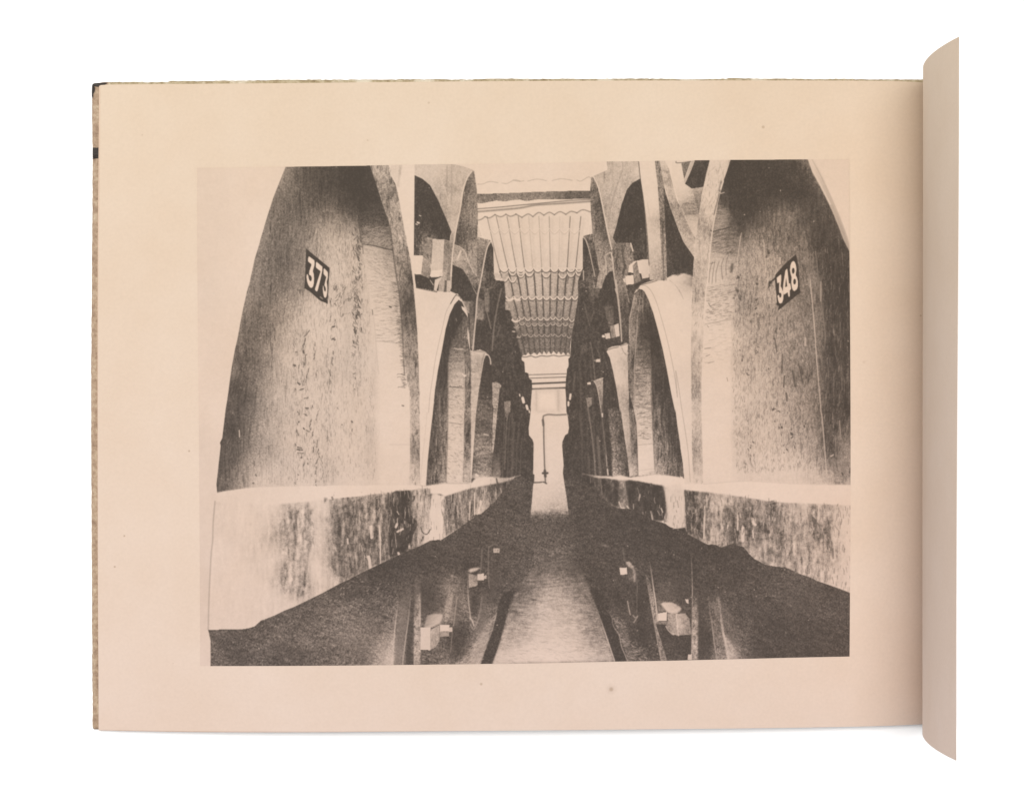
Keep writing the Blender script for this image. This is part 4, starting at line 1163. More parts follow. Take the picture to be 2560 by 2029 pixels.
stroke(C2((1170, 920), (1175, 1010)), 3, 0.25, 0.6, 1)
fill(C2((870, 820), (960, 820), (960, 900), (890, 960)), 0.22, ROUGH, 3)
fill(C2((1305, 575), (1365, 552), (1380, 715), (1330, 728)), 0.84, ROUGH, 0.4)
fill(C2((1255, 585), (1305, 572), (1330, 728), (1270, 745)), 0.42, ROUGH, 0.4)
fill(C2((1185, 685), (1250, 672), (1262, 745), (1200, 752)), 0.8, ROUGH, 0.4)
fill(C2((1150, 705), (1185, 700), (1190, 735), (1155, 735)), 0.92, ROUGH, 0.4)
fill(C2((1075, 1015), (1128, 1005), (1132, 1045), (1075, 1048)), 0.84, ROUGH, 0.4)
stroke(C2((1052, 1028), (1072, 1030)), 2.5, 0.6, 0.8, 0.6)
fill(C2((960, 1312), (1005, 1302), (1010, 1335), (965, 1338)), 0.88, ROUGH, 0.4)
# small pale flared cask
fill(C2((1040, 1292), (1080, 1270), (1165, 1248), (1165, 1450), (1150, 1694), (1138, 1694), (1110, 1480), (1080, 1350)), ct(C2, (1120, 1280, .6), (1130, 1400, .5), (1140, 1600, .4)), ROUGH, 0.4)
stroke(C2((1045, 1292), (1080, 1345), (1110, 1480), (1135, 1640)), 2.2, 0.72, 0.8, 0.6)
stroke(C2((1085, 1278), (1165, 1252)), 2.4, 0.8, 0.8, 0.6)
fill(C2((945, 1510), (1025, 1500), (1020, 1600), (970, 1640)), ct(C2, (985, 1550, .5), (975, 1620, .3)), ROUGH, 0.8)
stroke(C2((805, 1190), (780, 1400)), 5, 0.3, 0.6, 2)
for l, w_, t_ in ((C3((970, 0), (1010, 250), (1050, 600), (1065, 850)), 4, .4), (C3((1130, 0), (1160, 200), (1195, 500), (1225, 850)), 3, .36), (C3((1095, 370), (1130, 850)), 7, .3), (C3((860, 30), (900, 400)), 4, .18),
                  (C3((980, 600), (990, 830)), 4, .2)):
    stroke(l, w_, t_, 0.75, 1.4)
fill(C3((1145, 60), (1165, 60), (1165, 115), (1150, 110)), 0.9, (), 0.4)
stroke(C3((1222, 780), (1230, 850)), 3, 0.9, 0.9, 0.5)
stroke(C3((1205, 600), (1215, 740)), 2, 0.7, 0.7, 0.6)
# broad dark cask, softly lit left flank
fill(C3((1225, 0), (1390, 0), (1430, 300), (1480, 640), (1505, 870), (1285, 868), (1275, 500), (1245, 250)), ct(C3, (1250, 60, .3), (1310, 100, .16), (1270, 300, .4), (1340, 300, .14), (1420, 350, .02), (1300, 600, .5), (1370, 600, .16),
     (1450, 650, .02), (1310, 820, .8), (1370, 800, .3), (1460, 830, .04), (1290, 480, .46)), (('f', .12), ('v2', .08)), 1, p=3)

# ---- right pale flared cask and mid cask --------------------------------------------------------
R3 = C2((1210, 915), (1235, 880), (1280, 860), (1350, 845), (1400, 830), (1470, 800), (1490, 830), (1480, 1000), (1495, 1250), (1500, 1694)) + C3((1530, 300), (1560, 860), (1505, 876), (1480, 640), (1430, 300), (1390, 0)) + \
     C2((1385, 1694), (1340, 1400), (1290, 1150), (1250, 990))
fill(R3, ct(C2, (1300, 950, .88), (1420, 900, .86), (1350, 1150, .86), (1470, 1050, .6), (1400, 1300, .86), (1440, 1450, .6), (1480, 1600, .4), (1410, 1600, .86)) + ct(C3, (1430, 200, .9), (1490, 200, .5), (1470, 500, .9), (1530, 500, .3), (1500, 800, .85),
     (1545, 700, .4), (1580, 800, .7)), (('m', .05), ('f', .05), ('v2', .05)), 0.5, p=3)
stroke(C2((1225, 890), (1300, 868), (1360, 856)), 2, 0.15, 0.85, 0.5)
stroke(C2((1390, 842), (1480, 815)), 2, 0.25, 0.8, 0.5)
stroke(C2((1230, 880), (1290, 855), (1360, 845)), 2.4, 0.95, 0.85, 0.5)
stroke(C2((1405, 860), (1430, 920), (1470, 960)), 1.6, 0.3, 0.7, 0.6)
fill(C3((1500, 0), (1600, 0), (1595, 300), (1615, 860), (1545, 868), (1520, 400)), ct(C3, (1530, 100, .3), (1550, 250, .2), (1580, 300, .5), (1550, 500, .2), (1590, 500, .22), (1560, 700, .5), (1600, 750, .35), (1570, 840, .8)), (('vw', .12), ('f', .08)), 1)

R2face = C2((1625, 112), (1665, 118), (1700, 150), (1745, 240), (1810, 420), (1870, 640), (1930, 880), (1985, 1150), (2040, 1450), (2092, 1694)) + C3((2120, 200), (2160, 520)) + D3((125, 640), (140, 825)) + \
         C3((2156, 862), (1830, 838), (1620, 865), (1610, 500), (1595, 200)) + C2((1570, 1694), (1490, 1400), (1480, 900), (1500, 500), (1530, 330), (1570, 190))
fill(R2face, ct(C2, (1590, 200, .45), (1600, 280, .7), (1560, 400, .35), (1540, 550, .45), (1650, 200, .02), (1650, 400, .03), (1720, 500, .02), (1600, 480, .2), (1540, 700, .6), (1570, 800, .4), (1650, 700, .06), (1800, 700, .01), (1540, 1000, .3),
     (1600, 900, .32), (1680, 950, .2), (1750, 1000, .06), (1860, 1000, .02), (1520, 1300, .2), (1560, 1200, .3), (1650, 1100, .4), (1700, 1080, .38), (1780, 1150, .15), (1700, 1250, .62), (1650, 1300, .55), (1850, 1300, .05), (1700, 1400, .7), (1540, 1500, .3),
     (1590, 1500, .55), (1700, 1600, .76), (1820, 1500, .12), (1900, 1600, .12), (1980, 1500, .02), (2030, 1620, .02)) +
     ct(C3, (1700, 100, .8), (1700, 300, .82), (1690, 500, .88), (1720, 700, .93), (1700, 820, .9), (1840, 100, .35), (1920, 100, .2), (1850, 300, .3), (1960, 250, .2), (2050, 200, .04), (1880, 500, .42), (1980, 500, .25), (2090, 500, .05), (1890, 700, .55),
        (2000, 650, .35), (2100, 650, .1), (1900, 800, .62), (2030, 780, .4), (2120, 780, .2)), (('vw', .12), ('v2w', .07), ('f', .08)), 0.4, p=3.2)
fill(C2((1640, 560), (1760, 560), (1790, 1100), (1790, 1694)) + C3((1810, 400), (1830, 790), (1622, 862), (1612, 500), (1600, 200)) + C2((1575, 1694), (1570, 1200), (1590, 850)),
     ct(C2, (1700, 600, .02), (1620, 800, .2), (1700, 800, .08), (1620, 950, .34), (1720, 950, .14), (1640, 1080, .42), (1740, 1080, .26), (1620, 1250, .5), (1720, 1250, .6), (1640, 1400, .6), (1740, 1400, .68), (1640, 1600, .7), (1740, 1600, .76)) +
     ct(C3, (1700, 100, .82), (1700, 400, .86), (1720, 600, .93), (1720, 780, .93)), (('hw', .10), ('f', .07)), 1.2, 0.92)
fill(C2((1770, 700), (1870, 800), (1930, 1000), (2000, 1300), (2060, 1694)) + C3((2100, 300), (2130, 850), (1832, 836), (1812, 400), (1800, 0)) + C2((1792, 1400)),
     ct(C2, (1830, 850, .01), (1820, 1200, .06), (1900, 1300, .04), (1840, 1500, .12), (1930, 1500, .04), (1840, 1650, .22), (1920, 1650, .12), (2020, 1640, .02)) +
     ct(C3, (1840, 100, .34), (1920, 100, .18), (2030, 100, .03), (1850, 350, .36), (1950, 350, .22), (2070, 350, .03), (1870, 560, .46), (1970, 560, .28), (2090, 560, .05), (1880, 760, .6), (2000, 760, .36), (2100, 780, .14)),
     (('vw', .18), ('v2w', .1), ('f', .09)), 1.2, 0.92)
stroke(C2((1630, 300), (1605, 500), (1590, 800), (1570, 1100), (1570, 1400), (1565, 1694)), 2, 0.7, 0.6, 0.8)
stroke(C2((1785, 1200), (1780, 1500), (1795, 1694)) + C3((1810, 400), (1830, 780)), 2, 0.2, 0.6, 1)
stroke(C2((1570, 190), (1535, 320), (1505, 520), (1495, 700)), 2.6, 0.75, 0.8, 0.7)
strip3 = C2((1580, 1080), (1780, 1080), (1790, 1694)) + C3((1805, 400), (1620, 430), (1600, 0)) + C2((1590, 1500))
flecks(strip3, 190, (4, 12), (0.8, 1.6), 0.18, -0.08, 0.3, 0.65, 13)
stroke(C3((1610, 470), (1800, 450)), 1.2, 0.4, 0.7, 0.5)
stroke(C3((1690, 290), (1682, 380)), 1.4, 0.3, 0.5, 0.6)
stroke(C3((1620, 800), (1830, 770)), 1.4, 0.6, 0.6, 0.5)
# pale side of that cask
R2side = C1((1630, 1650), (1720, 1620), (1850, 1580), (1935, 1588), (1970, 1560), (2156, 1510)) + D1((50, 1390), (130, 1368), (240, 1420), (232, 1547)) + D2((225, 200), (218, 500), (220, 900), (228, 1547)) + D3((230, 400), (245, 880), (150, 900), (140, 825),
        (125, 640), (90, 400), (60, 200), (35, 0)) + C2((2092, 1694), (2040, 1450), (1985, 1150), (1930, 880), (1870, 640), (1810, 420), (1745, 240), (1700, 150), (1665, 118), (1625, 112), (1590, 150), (1560, 180), (1590, 110), (1640, 60))
fill(R2side, ct(C2, (1700, 80, .93), (1900, 100, .95), (2000, 400, .955), (1900, 500, .95), (2050, 1000, .96), (2100, 1500, .95)) + ct(D1, (100, 1450, .9), (180, 1450, .6)) + ct(D2, (100, 300, .95), (180, 300, .88), (120, 900, .95), (190, 1000, .88), (150, 1400, .9)) +
     ct(D3, (80, 200, .94), (150, 300, .9), (170, 600, .93), (190, 800, .9)), (('m', .02), ('f', .03)), 0.4)
stroke(C2((1640, 60), (1720, 75), (1790, 150), (1850, 280), (1900, 440), (1960, 650), (2020, 900), (2080, 1200), (2120, 1500)) + D2((40, 1060), (75, 1250), (110, 1500)) + D3((150, 250), (185, 500), (200, 700), (210, 860)), 1.5, 0.5, 0.75, 0.5)
stroke(C2((2020, 0), (2100, 70), (2156, 160)) + D2((80, 110), (130, 220)), 1.4, 0.5, 0.7, 0.5)
stroke(C1((1640, 1650), (1760, 1625), (1900, 1580)), 1.8, 0.12, 0.85, 0.5)
stroke(C1((1940, 1590), (1985, 1555), (2156, 1512)) + D1((60, 1400), (130, 1372)), 2.2, 0.1, 0.85, 0.5)
stroke(C1((1600, 1694), (1640, 1630), (1700, 1590), (1770, 1555)), 7, 0.08, 0.9, 1)
stroke(C1((1950, 1570), (2050, 1535), (2080, 1525)), 2.4, 0.97, 0.8, 0.5)

# ---- right upper tier ---------------------------------------------------------------------------
fill(C1((1012, 268), (1000, 450), (1008, 700), (1030, 1000), (1090, 1300), (1125, 1480), (1280, 1230), (1230, 1000), (1180, 750), (1110, 420), (1040, 258)),
     ct(C1, (1030, 330, .6), (1030, 500, .5), (1070, 400, .1), (1110, 600, .08), (1030, 700, .35), (1075, 850, .48), (1150, 850, .06), (1080, 1050, .42), (1200, 1000, .1), (1120, 1250, .5), (1200, 1180, .36)), (('v2w', .09), ('f', .09)), 0.4, p=3)
ribsR = C1((1040, 255), (1222, 178), (1213, 62), (1625, 62), (1645, 285), (1540, 345), (1470, 430), (1400, 630), (1340, 880), (1290, 1050), (1330, 1120), (1280, 1200), (1230, 1000), (1180, 750), (1110, 420))
fill(ribsR, ct(C1, (1130, 270, .72), (1200, 300, .6), (1160, 450, .75), (1245, 130, .6), (1250, 350, .62), (1340, 130, .86), (1330, 300, .86), (1440, 130, .66), (1450, 260, .62), (1560, 180, .84), (1400, 380, .66), (1240, 550, .5), (1300, 520, .72), (1370, 520, .7),
     (1230, 700, .6), (1270, 780, .55), (1320, 700, .76), (1260, 900, .72), (1300, 950, .6), (1265, 1080, .8), (1310, 1130, .25)), (('v2', .06), ('f', .06), ('m', .04)), 0.4, p=3)
stroke(C1((1410, 70), (1412, 180), (1330, 420), (1270, 640), (1245, 800)), 2.2, 0.5, 0.6, 1)
stroke(C1((1285, 70), (1290, 250), (1300, 460)), 2, 0.55, 0.6, 1)
stroke(C1((1040, 260), (1110, 420), (1180, 750), (1230, 1000), (1278, 1195)), 3.0, 0.92, 0.9, 0.6)
fill(C1((1645, 285), (1540, 345), (1470, 430), (1400, 630), (1340, 880), (1290, 1050), (1330, 1115), (1520, 1115), (1560, 1350), (1620, 1335), (1745, 1322), (1735, 1100), (1700, 700), (1665, 430)), ct(C1, (1500, 700, .02), (1600, 900, .02), (1650, 1200, .1)),
     DARK_TEX)
# column
fill(C1((1625, 62), (1832, 62), (1870, 400), (1890, 700), (1900, 1000), (1930, 1594), (1765, 1588), (1745, 1250), (1710, 850), (1680, 450)), ct(C1, (1730, 200, .94), (1780, 600, .94), (1730, 700, .9), (1800, 1000, .9), (1770, 1000, .86), (1880, 900, .62), (1800, 1200, .8),
     (1850, 1300, .7), (1800, 1500, .78), (1890, 1500, .52)), (('m', .06), ('f', .06)), 0.4)
stroke(C1((1622, 70), (1645, 290), (1690, 600), (1735, 1050), (1755, 1400)), 2, 0.1, 0.8, 0.5)
stroke(C1((1735, 600), (1770, 830)), 3, 0.75, 0.6, 1)
fill(C1((1830, 62), (1895, 62), (1925, 250), (1960, 420), (1965, 900), (1985, 1594), (1925, 1594), (1900, 1000), (1888, 700), (1868, 400)), ct(C1, (1865, 150, .42), (1900, 300, .42), (1910, 600, .4), (1930, 800, .3), (1930, 1100, .46), (1955, 1400, .5)), (('v2', .1), ('f', .09)), 0.4)
stroke(C1((1925, 800), (1945, 1594)), 1.6, 0.1, 0.7, 0.6)
fill(C1((1940, 380), (2040, 690), (2156, 990)) + D1((0, 660), (130, 1000), (255, 1180), (240, 1420), (130, 1370), (0, 1392)) + C1((1985, 1560), (1975, 1200), (1960, 800)), ct(C1, (2000, 800, .03), (2100, 1300, .03), (1985, 1300, .1), (1980, 600, .12)) + ct(D1, (100, 1200, .02)),
     DARK_TEX, 0.5)
arm = C1((1890, 62), (1960, 62), (2010, 160), (2055, 350), (2110, 560), (2156, 650)) + D1((60, 480), (140, 700), (220, 870), (275, 965), (258, 1175), (200, 1100), (130, 1000), (60, 830), (0, 655)) + C1((2040, 690), (1950, 350))
fill(arm, ct(C1, (1940, 130, .82), (1990, 220, .6), (2000, 400, .85), (2040, 330, .45), (2060, 550, .8), (2080, 560, .6), (2130, 680, .45)) + ct(D1, (30, 560, .5), (40, 720, .8), (80, 700, .4), (110, 850, .6), (160, 900, .5), (140, 980, .8), (210, 1050, .7)),
     (('m', .08), ('f', .07), ('d', .05)), 0.4)
# bracket on the right
fill(C1((1330, 1110), (1530, 1112), (1548, 1220), (1560, 1350), (1500, 1400), (1480, 1550), (1440, 1694), (1330, 1694), (1285, 1300), (1280, 1200)), ct(C1, (1360, 1180, .3), (1300, 1250, .25), (1450, 1180, .42), (1480, 1350, .46), (1330, 1400, .3), (1400, 1450, .3), (1380, 1650, .3),
     (1440, 1500, .5)), (('v2', .1), ('f', .09)), 0.5)
stroke(C1((1285, 1300), (1300, 1500), (1325, 1694)) + C2((1350, 200), (1380, 480), (1405, 790)), 5.5, 0.8, 0.85, 1, True, 2)
stroke(C1((1412, 1150), (1425, 1320), (1460, 1440)), 5, 0.1, 0.7, 1.2)
stroke(C1((1520, 1120), (1535, 1170), (1548, 1215)), 3.6, 0.9, 0.9, 0.6)
fill(C1((1545, 1400), (1600, 1345), (1650, 1600), (1570, 1640)), ct(C1, (1590, 1420, .5), (1590, 1550, .4)), ROUGH, 0.4)
fill(C1((1612, 1340), (1665, 1325), (1745, 1328), (1758, 1555), (1670, 1572)), ct(C1, (1650, 1430, .95), (1720, 1450, .78)), (('f', .03),), 0.4)
fill(C1((1450, 1535), (1555, 1522), (1565, 1640), (1462, 1650)), 0.95, (), 0.3)
fill(C1((1420, 1572), (1452, 1568), (1455, 1618), (1422, 1620)), 0.88, (), 0.3)
fill(C1((1455, 1655), (1570, 1645), (1600, 1694)) + C2((1560, 180), (1535, 330), (1500, 480), (1470, 200), (1445, 30)), ct(C1, (1500, 1680, .05)) + ct(C2, (1500, 150, .3), (1510, 300, .04)), DARK_TEX, 0.4)
stroke(C2((1445, 30), (1475, 180), (1500, 280)), 2.4, 0.62, 0.8, 0.7)
fill(C2((1330, 0), (1430, 0), (1480, 200), (1505, 500), (1490, 800), (1405, 800), (1370, 400), (1340, 150)), ct(C2, (1380, 60, .42), (1420, 200, .2), (1400, 300, .3), (1460, 400, .06), (1430, 600, .22), (1460, 700, .08)), (('v2', .1), ('f', .09)), 0.5)
stroke(C2((1330, 0), (1355, 200), (1385, 480), (1405, 780)), 3.4, 0.74, 0.85, 0.8)
# small arches between ceiling and tier
fill(C1((905, 1040), (920, 1020), (1030, 995), (1090, 1300), (1120, 1480), (1080, 1650), (1060, 1550), (1010, 1300), (960, 1100)), ct(C1, (980, 1050, .3), (1040, 1150, .18), (1050, 1350, .12), (1070, 1500, .12)), DARK_TEX, 0.4)
fill(C1((905, 1045), (935, 1060), (985, 1200), (1030, 1400), (1065, 1560), (1075, 1694), (840, 1694), (845, 1600), (910, 1580), (905, 1400)), ct(C1, (930, 1200, .04), (960, 1450, .12), (1000, 1650, .3), (900, 1650, .08)), DARK_TEX, 0.4)
stroke(C1((915, 1042), (950, 1090), (990, 1220), (1035, 1420), (1062, 1545)), 2.6, 0.7, 0.85, 0.6)
fill(C1((985, 890), (1015, 880), (1028, 990), (985, 1000)), 0.9, ROUGH, 0.6)
fill(C1((1190, 1275), (1265, 1235), (1300, 1470), (1250, 1480), (1205, 1530), (1160, 1640), (1150, 1694), (1075, 1694), (1095, 1560), (1150, 1380)), ct(C1, (1230, 1330, .35), (1250, 1400, .5), (1200, 1450, .6), (1130, 1500, .5), (1110, 1640, .55)), (('m', .1), ('f', .08)), 0.4)
stroke(C1((1192, 1275), (1225, 1250), (1265, 1238)), 2.6, 0.8, 0.8, 0.6)
stroke(C1((1190, 1290), (1205, 1400), (1205, 1520)), 3, 0.78, 0.8, 0.7)
fill(C1((1290, 1470), (1240, 1490), (1195, 1560), (1150, 1694), (1325, 1694)), 0.03, DARK_TEX, 0.4)
stroke(C1((912, 1470), (915, 1580)), 3, 0.8, 0.8, 0.8)

# top right corner: struts between cask and column
fill(D1((0, 45), (440, 45), (400, 200), (350, 430), (310, 700), (275, 960), (220, 870), (140, 700), (60, 480), (0, 300)), ct(D1, (60, 150, .93), (100, 350, .92), (200, 430, .9), (120, 480, .85), (280, 450, .5), (300, 550, .4), (180, 560, .6), (220, 620, .4), (200, 660, .5), (230, 740, .78),
     (180, 720, .82), (280, 850, .8)), (('h2', .05), ('f', .05)), 0.4, p=3)
fill(D1((105, 82), (215, 62), (140, 268)), ct(D1, (140, 120, .4), (150, 200, .2)), ROUGH, 0.4)
fill(D1((262, 50), (440, 48), (372, 358), (230, 380), (148, 322)), 0.04, DARK_TEX, 0.4)
fill(D1((220, 58), (265, 55), (225, 160), (150, 325), (138, 285)), 0.72, ROUGH, 0.4)
stroke(D1((45, 62), (60, 80), (215, 62)), 2, 0.15, 0.8, 0.5)
fill(D1((238, 388), (372, 358), (345, 430), (312, 690), (270, 520)), ct(D1, (260, 420, .7), (310, 430, .45), (310, 560, .3)), ROUGH, 0.6)
fill(D1((110, 595), (150, 555), (280, 545), (312, 690), (160, 690)), ct(D1, (180, 580, .6), (200, 640, .35), (270, 630, .4), (280, 570, .55)), (('h', .07), ('f', .06)), 1)
stroke(D1((110, 600), (130, 560), (190, 545)), 1.6, 0.25, 0.8, 0.5)
fill(D1((0, 1395), (60, 1402), (130, 1370), (240, 1400), (232, 1547), (200, 1500), (0, 1500)), ct(D1, (60, 1450, .92), (150, 1420, .85), (215, 1450, .3), (220, 1520, .35), (150, 1500, .85)), (('m', .08),), 1.2, 0.9)

# ---- the great cask on the right ----------------------------------------------------------------
rin = D1((682, 45), (640, 180), (600, 290), (545, 480), (505, 680), (470, 880), (440, 1150), (412, 1500)) + D2((400, 60), (378, 400), (360, 800), (342, 1200), (345, 1547)) + D3((352, 300), (365, 880))
rou = D1((440, 45), (400, 200), (350, 430), (310, 690), (285, 900), (255, 1180), (240, 1400)) + D2((240, 0), (222, 400), (220, 900), (228, 1547)) + D3((230, 400), (245, 885))
fill(rou + rin[::-1], ct(D1, (520, 120, .88), (560, 200, .85), (480, 250, .82), (460, 400, .88), (400, 400, .86), (420, 550, .9), (360, 620, .7), (450, 700, .88), (350, 800, .5), (420, 880, .45), (330, 950, .72), (420, 1000, .6), (330, 1100, .82), (400, 1100, .86), (290, 1250, .7),
     (360, 1300, .66), (280, 1450, .62), (370, 1450, .7)) + ct(D2, (290, 100, .62), (300, 300, .72), (290, 500, .9), (300, 650, .86), (250, 690, .6), (280, 850, .8), (230, 950, .5), (300, 1050, .78), (250, 1200, .55), (300, 1250, .58), (280, 1380, .6), (290, 1500, .8)) +
     ct(D3, (290, 100, .82), (240, 250, .7), (310, 400, .66), (260, 520, .5), (300, 600, .66), (250, 700, .74), (330, 800, .86)), (('m', .09), ('v2', .08), ('f', .06)), 0.4, p=3)
flecks(rou + rin[::-1], 300, (4, 12), (0.8, 1.5), 0.25, 1.6, 0.4, 0.5, 14)
faceR_edge = D1((1590, 36), (1640, 180), (1740, 360), (1820, 520), (1880, 650), (1950, 820), (2010, 980), (2075, 1110), (2086, 1250), (2088, 1547)) + D2((2092, 700), (2094, 1547)) + D3((2095, 892))
botR = D3((1900, 892), (1500, 880), (1000, 855), (800, 850), (600, 862), (365, 882))
faceR = rin[:1] + faceR_edge + botR + rin[::-1]
FR = ct(D1, (700, 200, .0), (700, 500, .02), (1200, 300, .0), (1000, 150, .02), (1400, 100, .08), (1500, 180, .12), (1570, 80, .36), (1600, 180, .22), (1680, 320, .22), (1500, 400, .02), (1700, 500, .1), (1790, 520, .2), (1850, 700, .14), (1700, 700, .08), (1950, 950, .14), (1850, 900, .06),
        (600, 560, .15), (560, 700, .42), (620, 700, .25), (700, 680, .02), (540, 820, .5), (640, 820, .35), (740, 850, .03), (900, 650, .02), (850, 880, .15), (1000, 800, .14), (1150, 700, .2), (1250, 760, .32), (1350, 720, .3), (1450, 850, .2), (1000, 950, .42), (880, 1050, .5), (1200, 950, .3),
        (1400, 950, .34), (1520, 950, .28), (1600, 1000, .08), (1750, 1000, .06), (540, 960, .5), (600, 1050, .45), (700, 1000, .3), (720, 1080, .35), (560, 1150, .7), (680, 1150, .6), (540, 1300, .76), (700, 1280, .62), (600, 1420, .78), (700, 1450, .55), (850, 1200, .52), (820, 1400, .56), (1000, 1150, .58),
        (1120, 1200, .6), (1250, 1100, .38), (1100, 1350, .64), (980, 1450, .56), (1150, 1480, .66), (1550, 1150, .42), (1530, 1350, .38), (1650, 1250, .24), (1700, 1330, .3), (1710, 1500, .42), (1780, 1200, .04), (1850, 1450, .06), (1950, 1250, .02), (2050, 1200, .08), (2060, 1500, .03)) + \
     ct(D2, (480, 60, .82), (600, 150, .8), (550, 350, .9), (650, 300, .84), (550, 550, .9), (550, 800, .94), (640, 700, .92), (550, 1200, .95), (650, 1200, .93), (760, 150, .42), (760, 350, .55), (850, 250, .5), (950, 200, .54), (950, 450, .58), (850, 550, .66), (1080, 150, .62), (1160, 150, .7), (1080, 350, .56),
        (1150, 450, .55), (1300, 400, .46), (1430, 300, .44), (1520, 200, .3), (1600, 300, .28), (1560, 500, .42), (1680, 200, .26), (1750, 300, .4), (1720, 550, .36), (1820, 250, .04), (1900, 500, .06), (2000, 300, .02), (2050, 700, .04), (1000, 700, .62), (850, 850, .68), (1150, 750, .6), (1250, 650, .52),
        (1380, 650, .5), (1480, 700, .4), (1560, 720, .5), (1640, 700, .28), (1760, 750, .32), (1850, 800, .06), (750, 1050, .78), (900, 1050, .72), (1100, 1000, .7), (1250, 950, .56), (1400, 950, .48), (1440, 1080, .34), (1540, 1000, .4), (1600, 950, .48), (1680, 1000, .26), (1750, 1150, .34), (1900, 1100, .06),
        (1000, 1300, .76), (1150, 1250, .74), (1300, 1250, .62), (1450, 1300, .56), (1600, 1300, .44), (1700, 1400, .4), (1900, 1400, .08), (2000, 1250, .14), (2060, 1450, .1), (750, 1400, .86), (1000, 1500, .76), (1300, 1480, .66)) + \
     ct(D3, (520, 100, .95), (520, 500, .955), (620, 800, .93), (740, 150, .88), (740, 500, .84), (850, 100, .76), (850, 300, .72), (1000, 200, .82), (1000, 500, .82), (1150, 100, .76), (1200, 350, .78), (1090, 560, .86), (1330, 150, .68), (1370, 300, .62), (1450, 150, .52), (1480, 350, .6), (1600, 120, .52),
        (1580, 350, .6), (1690, 150, .38), (1680, 400, .48), (1720, 550, .5), (1800, 100, .14), (1860, 300, .12), (1870, 480, .1), (1950, 100, .12), (2050, 60, .06), (2050, 250, .18), (1980, 400, .38), (2050, 500, .44), (1880, 620, .2), (1940, 620, .44), (2050, 700, .42), (1980, 770, .35), (1850, 720, .5),
        (900, 600, .76), (1000, 720, .86), (1300, 700, .86), (1500, 650, .84), (1650, 650, .68), (1700, 780, .78), (1850, 840, .72), (2040, 840, .6), (800, 800, .88), (1400, 820, .87))
fill(faceR, FR, (('vw', .075), ('v2w', .06), ('m', .04), ('f', .05)), 0.5, p=3.0)
fill(D1((700, 60), (1500, 60), (1680, 450), (1500, 560), (1000, 620), (720, 800), (650, 560)), 0.02, (('f', .12), ('m', .06)), 14, 0.55)
stripR = [q for q in rin if q[1] > 520] + D3((500, 872), (700, 856), (700, 600), (690, 300)) + D2((688, 1400), (686, 1000), (690, 600), (706, 350), (730, 0)) + D1((745, 1400), (770, 1150), (800, 950), (740, 760), (640, 600))
fill(stripR, ct(D1, (560, 650, .3), (640, 680, .12), (560, 760, .45), (640, 800, .32), (720, 830, .1), (540, 930, .52), (700, 930, .32), (600, 1060, .55), (720, 1060, .40), (540, 1250, .76), (680, 1250, .62), (540, 1420, .8), (690, 1420, .62)) +
     ct(D2, (480, 60, .86), (640, 60, .72), (480, 250, .88), (650, 250, .78), (500, 450, .91), (640, 420, .86), (500, 700, .94), (640, 700, .93), (520, 1200, .95), (640, 1200, .95)) + ct(D3, (520, 300, .96), (640, 300, .955), (600, 800, .95)),
     (('hw', .07), ('f', .05)), 4, 0.82)
edgeR = D1((1600, 960), (1680, 1000), (2000, 985), (2075, 1110), (2086, 1300), (2088, 1547)) + D2((2092, 700), (2094, 1547)) + D3((2095, 300), (1960, 360), (1870, 540), (1820, 560), (1790, 200)) + D2((1780, 1547), (1800, 1000), (1790, 600), (1760, 200)) + D1((1740, 1500), (1700, 1250))
fill(edgeR, ct(D1, (1700, 1050, .06), (1850, 1100, .06), (2000, 1150, .06), (1800, 1400, .03), (2000, 1400, .02)) + ct(D2, (1830, 300, .04), (2000, 300, .01), (1850, 800, .06), (2000, 800, .03), (1870, 1300, .07), (2040, 1300, .12)) + ct(D3, (1830, 100, .10), (2040, 60, .07), (1860, 300, .10), (2000, 300, .25), (1860, 500, .08)),
     (('vw', .2), ('v2', .12), ('f', .08), ('st', .08)), 12, 0.72)
# staves and rays
boardR = D1((480, 560), (660, 560), (820, 890), (770, 1150), (745, 1400), (738, 1547)) + D2((730, 0), (705, 350), (690, 600), (360, 600), (400, 30)) + D1((425, 1450), (470, 880))
flecks(D1((520, 560), (640, 600), (640, 840), (480, 850)), 120, (8, 24), (0.8, 1.4), 0.6, -0.1, 0.1, 0.5, 15)
flecks(D1((470, 880), (800, 880), (720, 1150), (440, 1150)), 200, (5, 16), (0.8, 1.6), 0.15, -0.3, 0.25, 0.5, 16)
stroke(D1((450, 870), (480, 880), (560, 862), (680, 830)), 2.2, 0.03, 0.95, 0.5)
for l in (((470, 1240), (440, 1340), (430, 1480)), ((500, 1230), (480, 1350), (465, 1500)), ((550, 1230), (515, 1350), (510, 1480)), ((600, 1200), (575, 1300), (590, 1440)), ((660, 1160), (630, 1260), (632, 1390)), ((440, 1260), (500, 1245))):
    stroke(D1(*l), 1.7, 0.25, 0.7, 0.5)
stroke(D1((705, 1270), (690, 1350)), 7, 0.12, 0.75, 2.5)
stroke(D1((810, 900), (775, 1120), (760, 1280), (742, 1400)) + D2((728, 30), (708, 350), (692, 700)), 2.4, 0.78, 0.6, 0.8)
fill(D2((415, 40), (560, 20), (720, 0), (705, 420), (400, 500)), ct(D2, (500, 150, .84), (600, 120, .72), (650, 250, .78), (500, 350, .86)), (('h', .03), ('f', .04)), 2, 0.6)
flecks(D2((410, 60), (725, 40), (700, 440), (380, 480)), 200, (3, 10), (0.8, 1.5), 0.2, -0.12, 0.12, 0.6, 17)
flecks(D2((380, 500), (690, 450), (680, 900), (360, 980)), 60, (5, 18), (0.7, 1.2), 0.45, -0.1, 0.1, 0.6, 18)
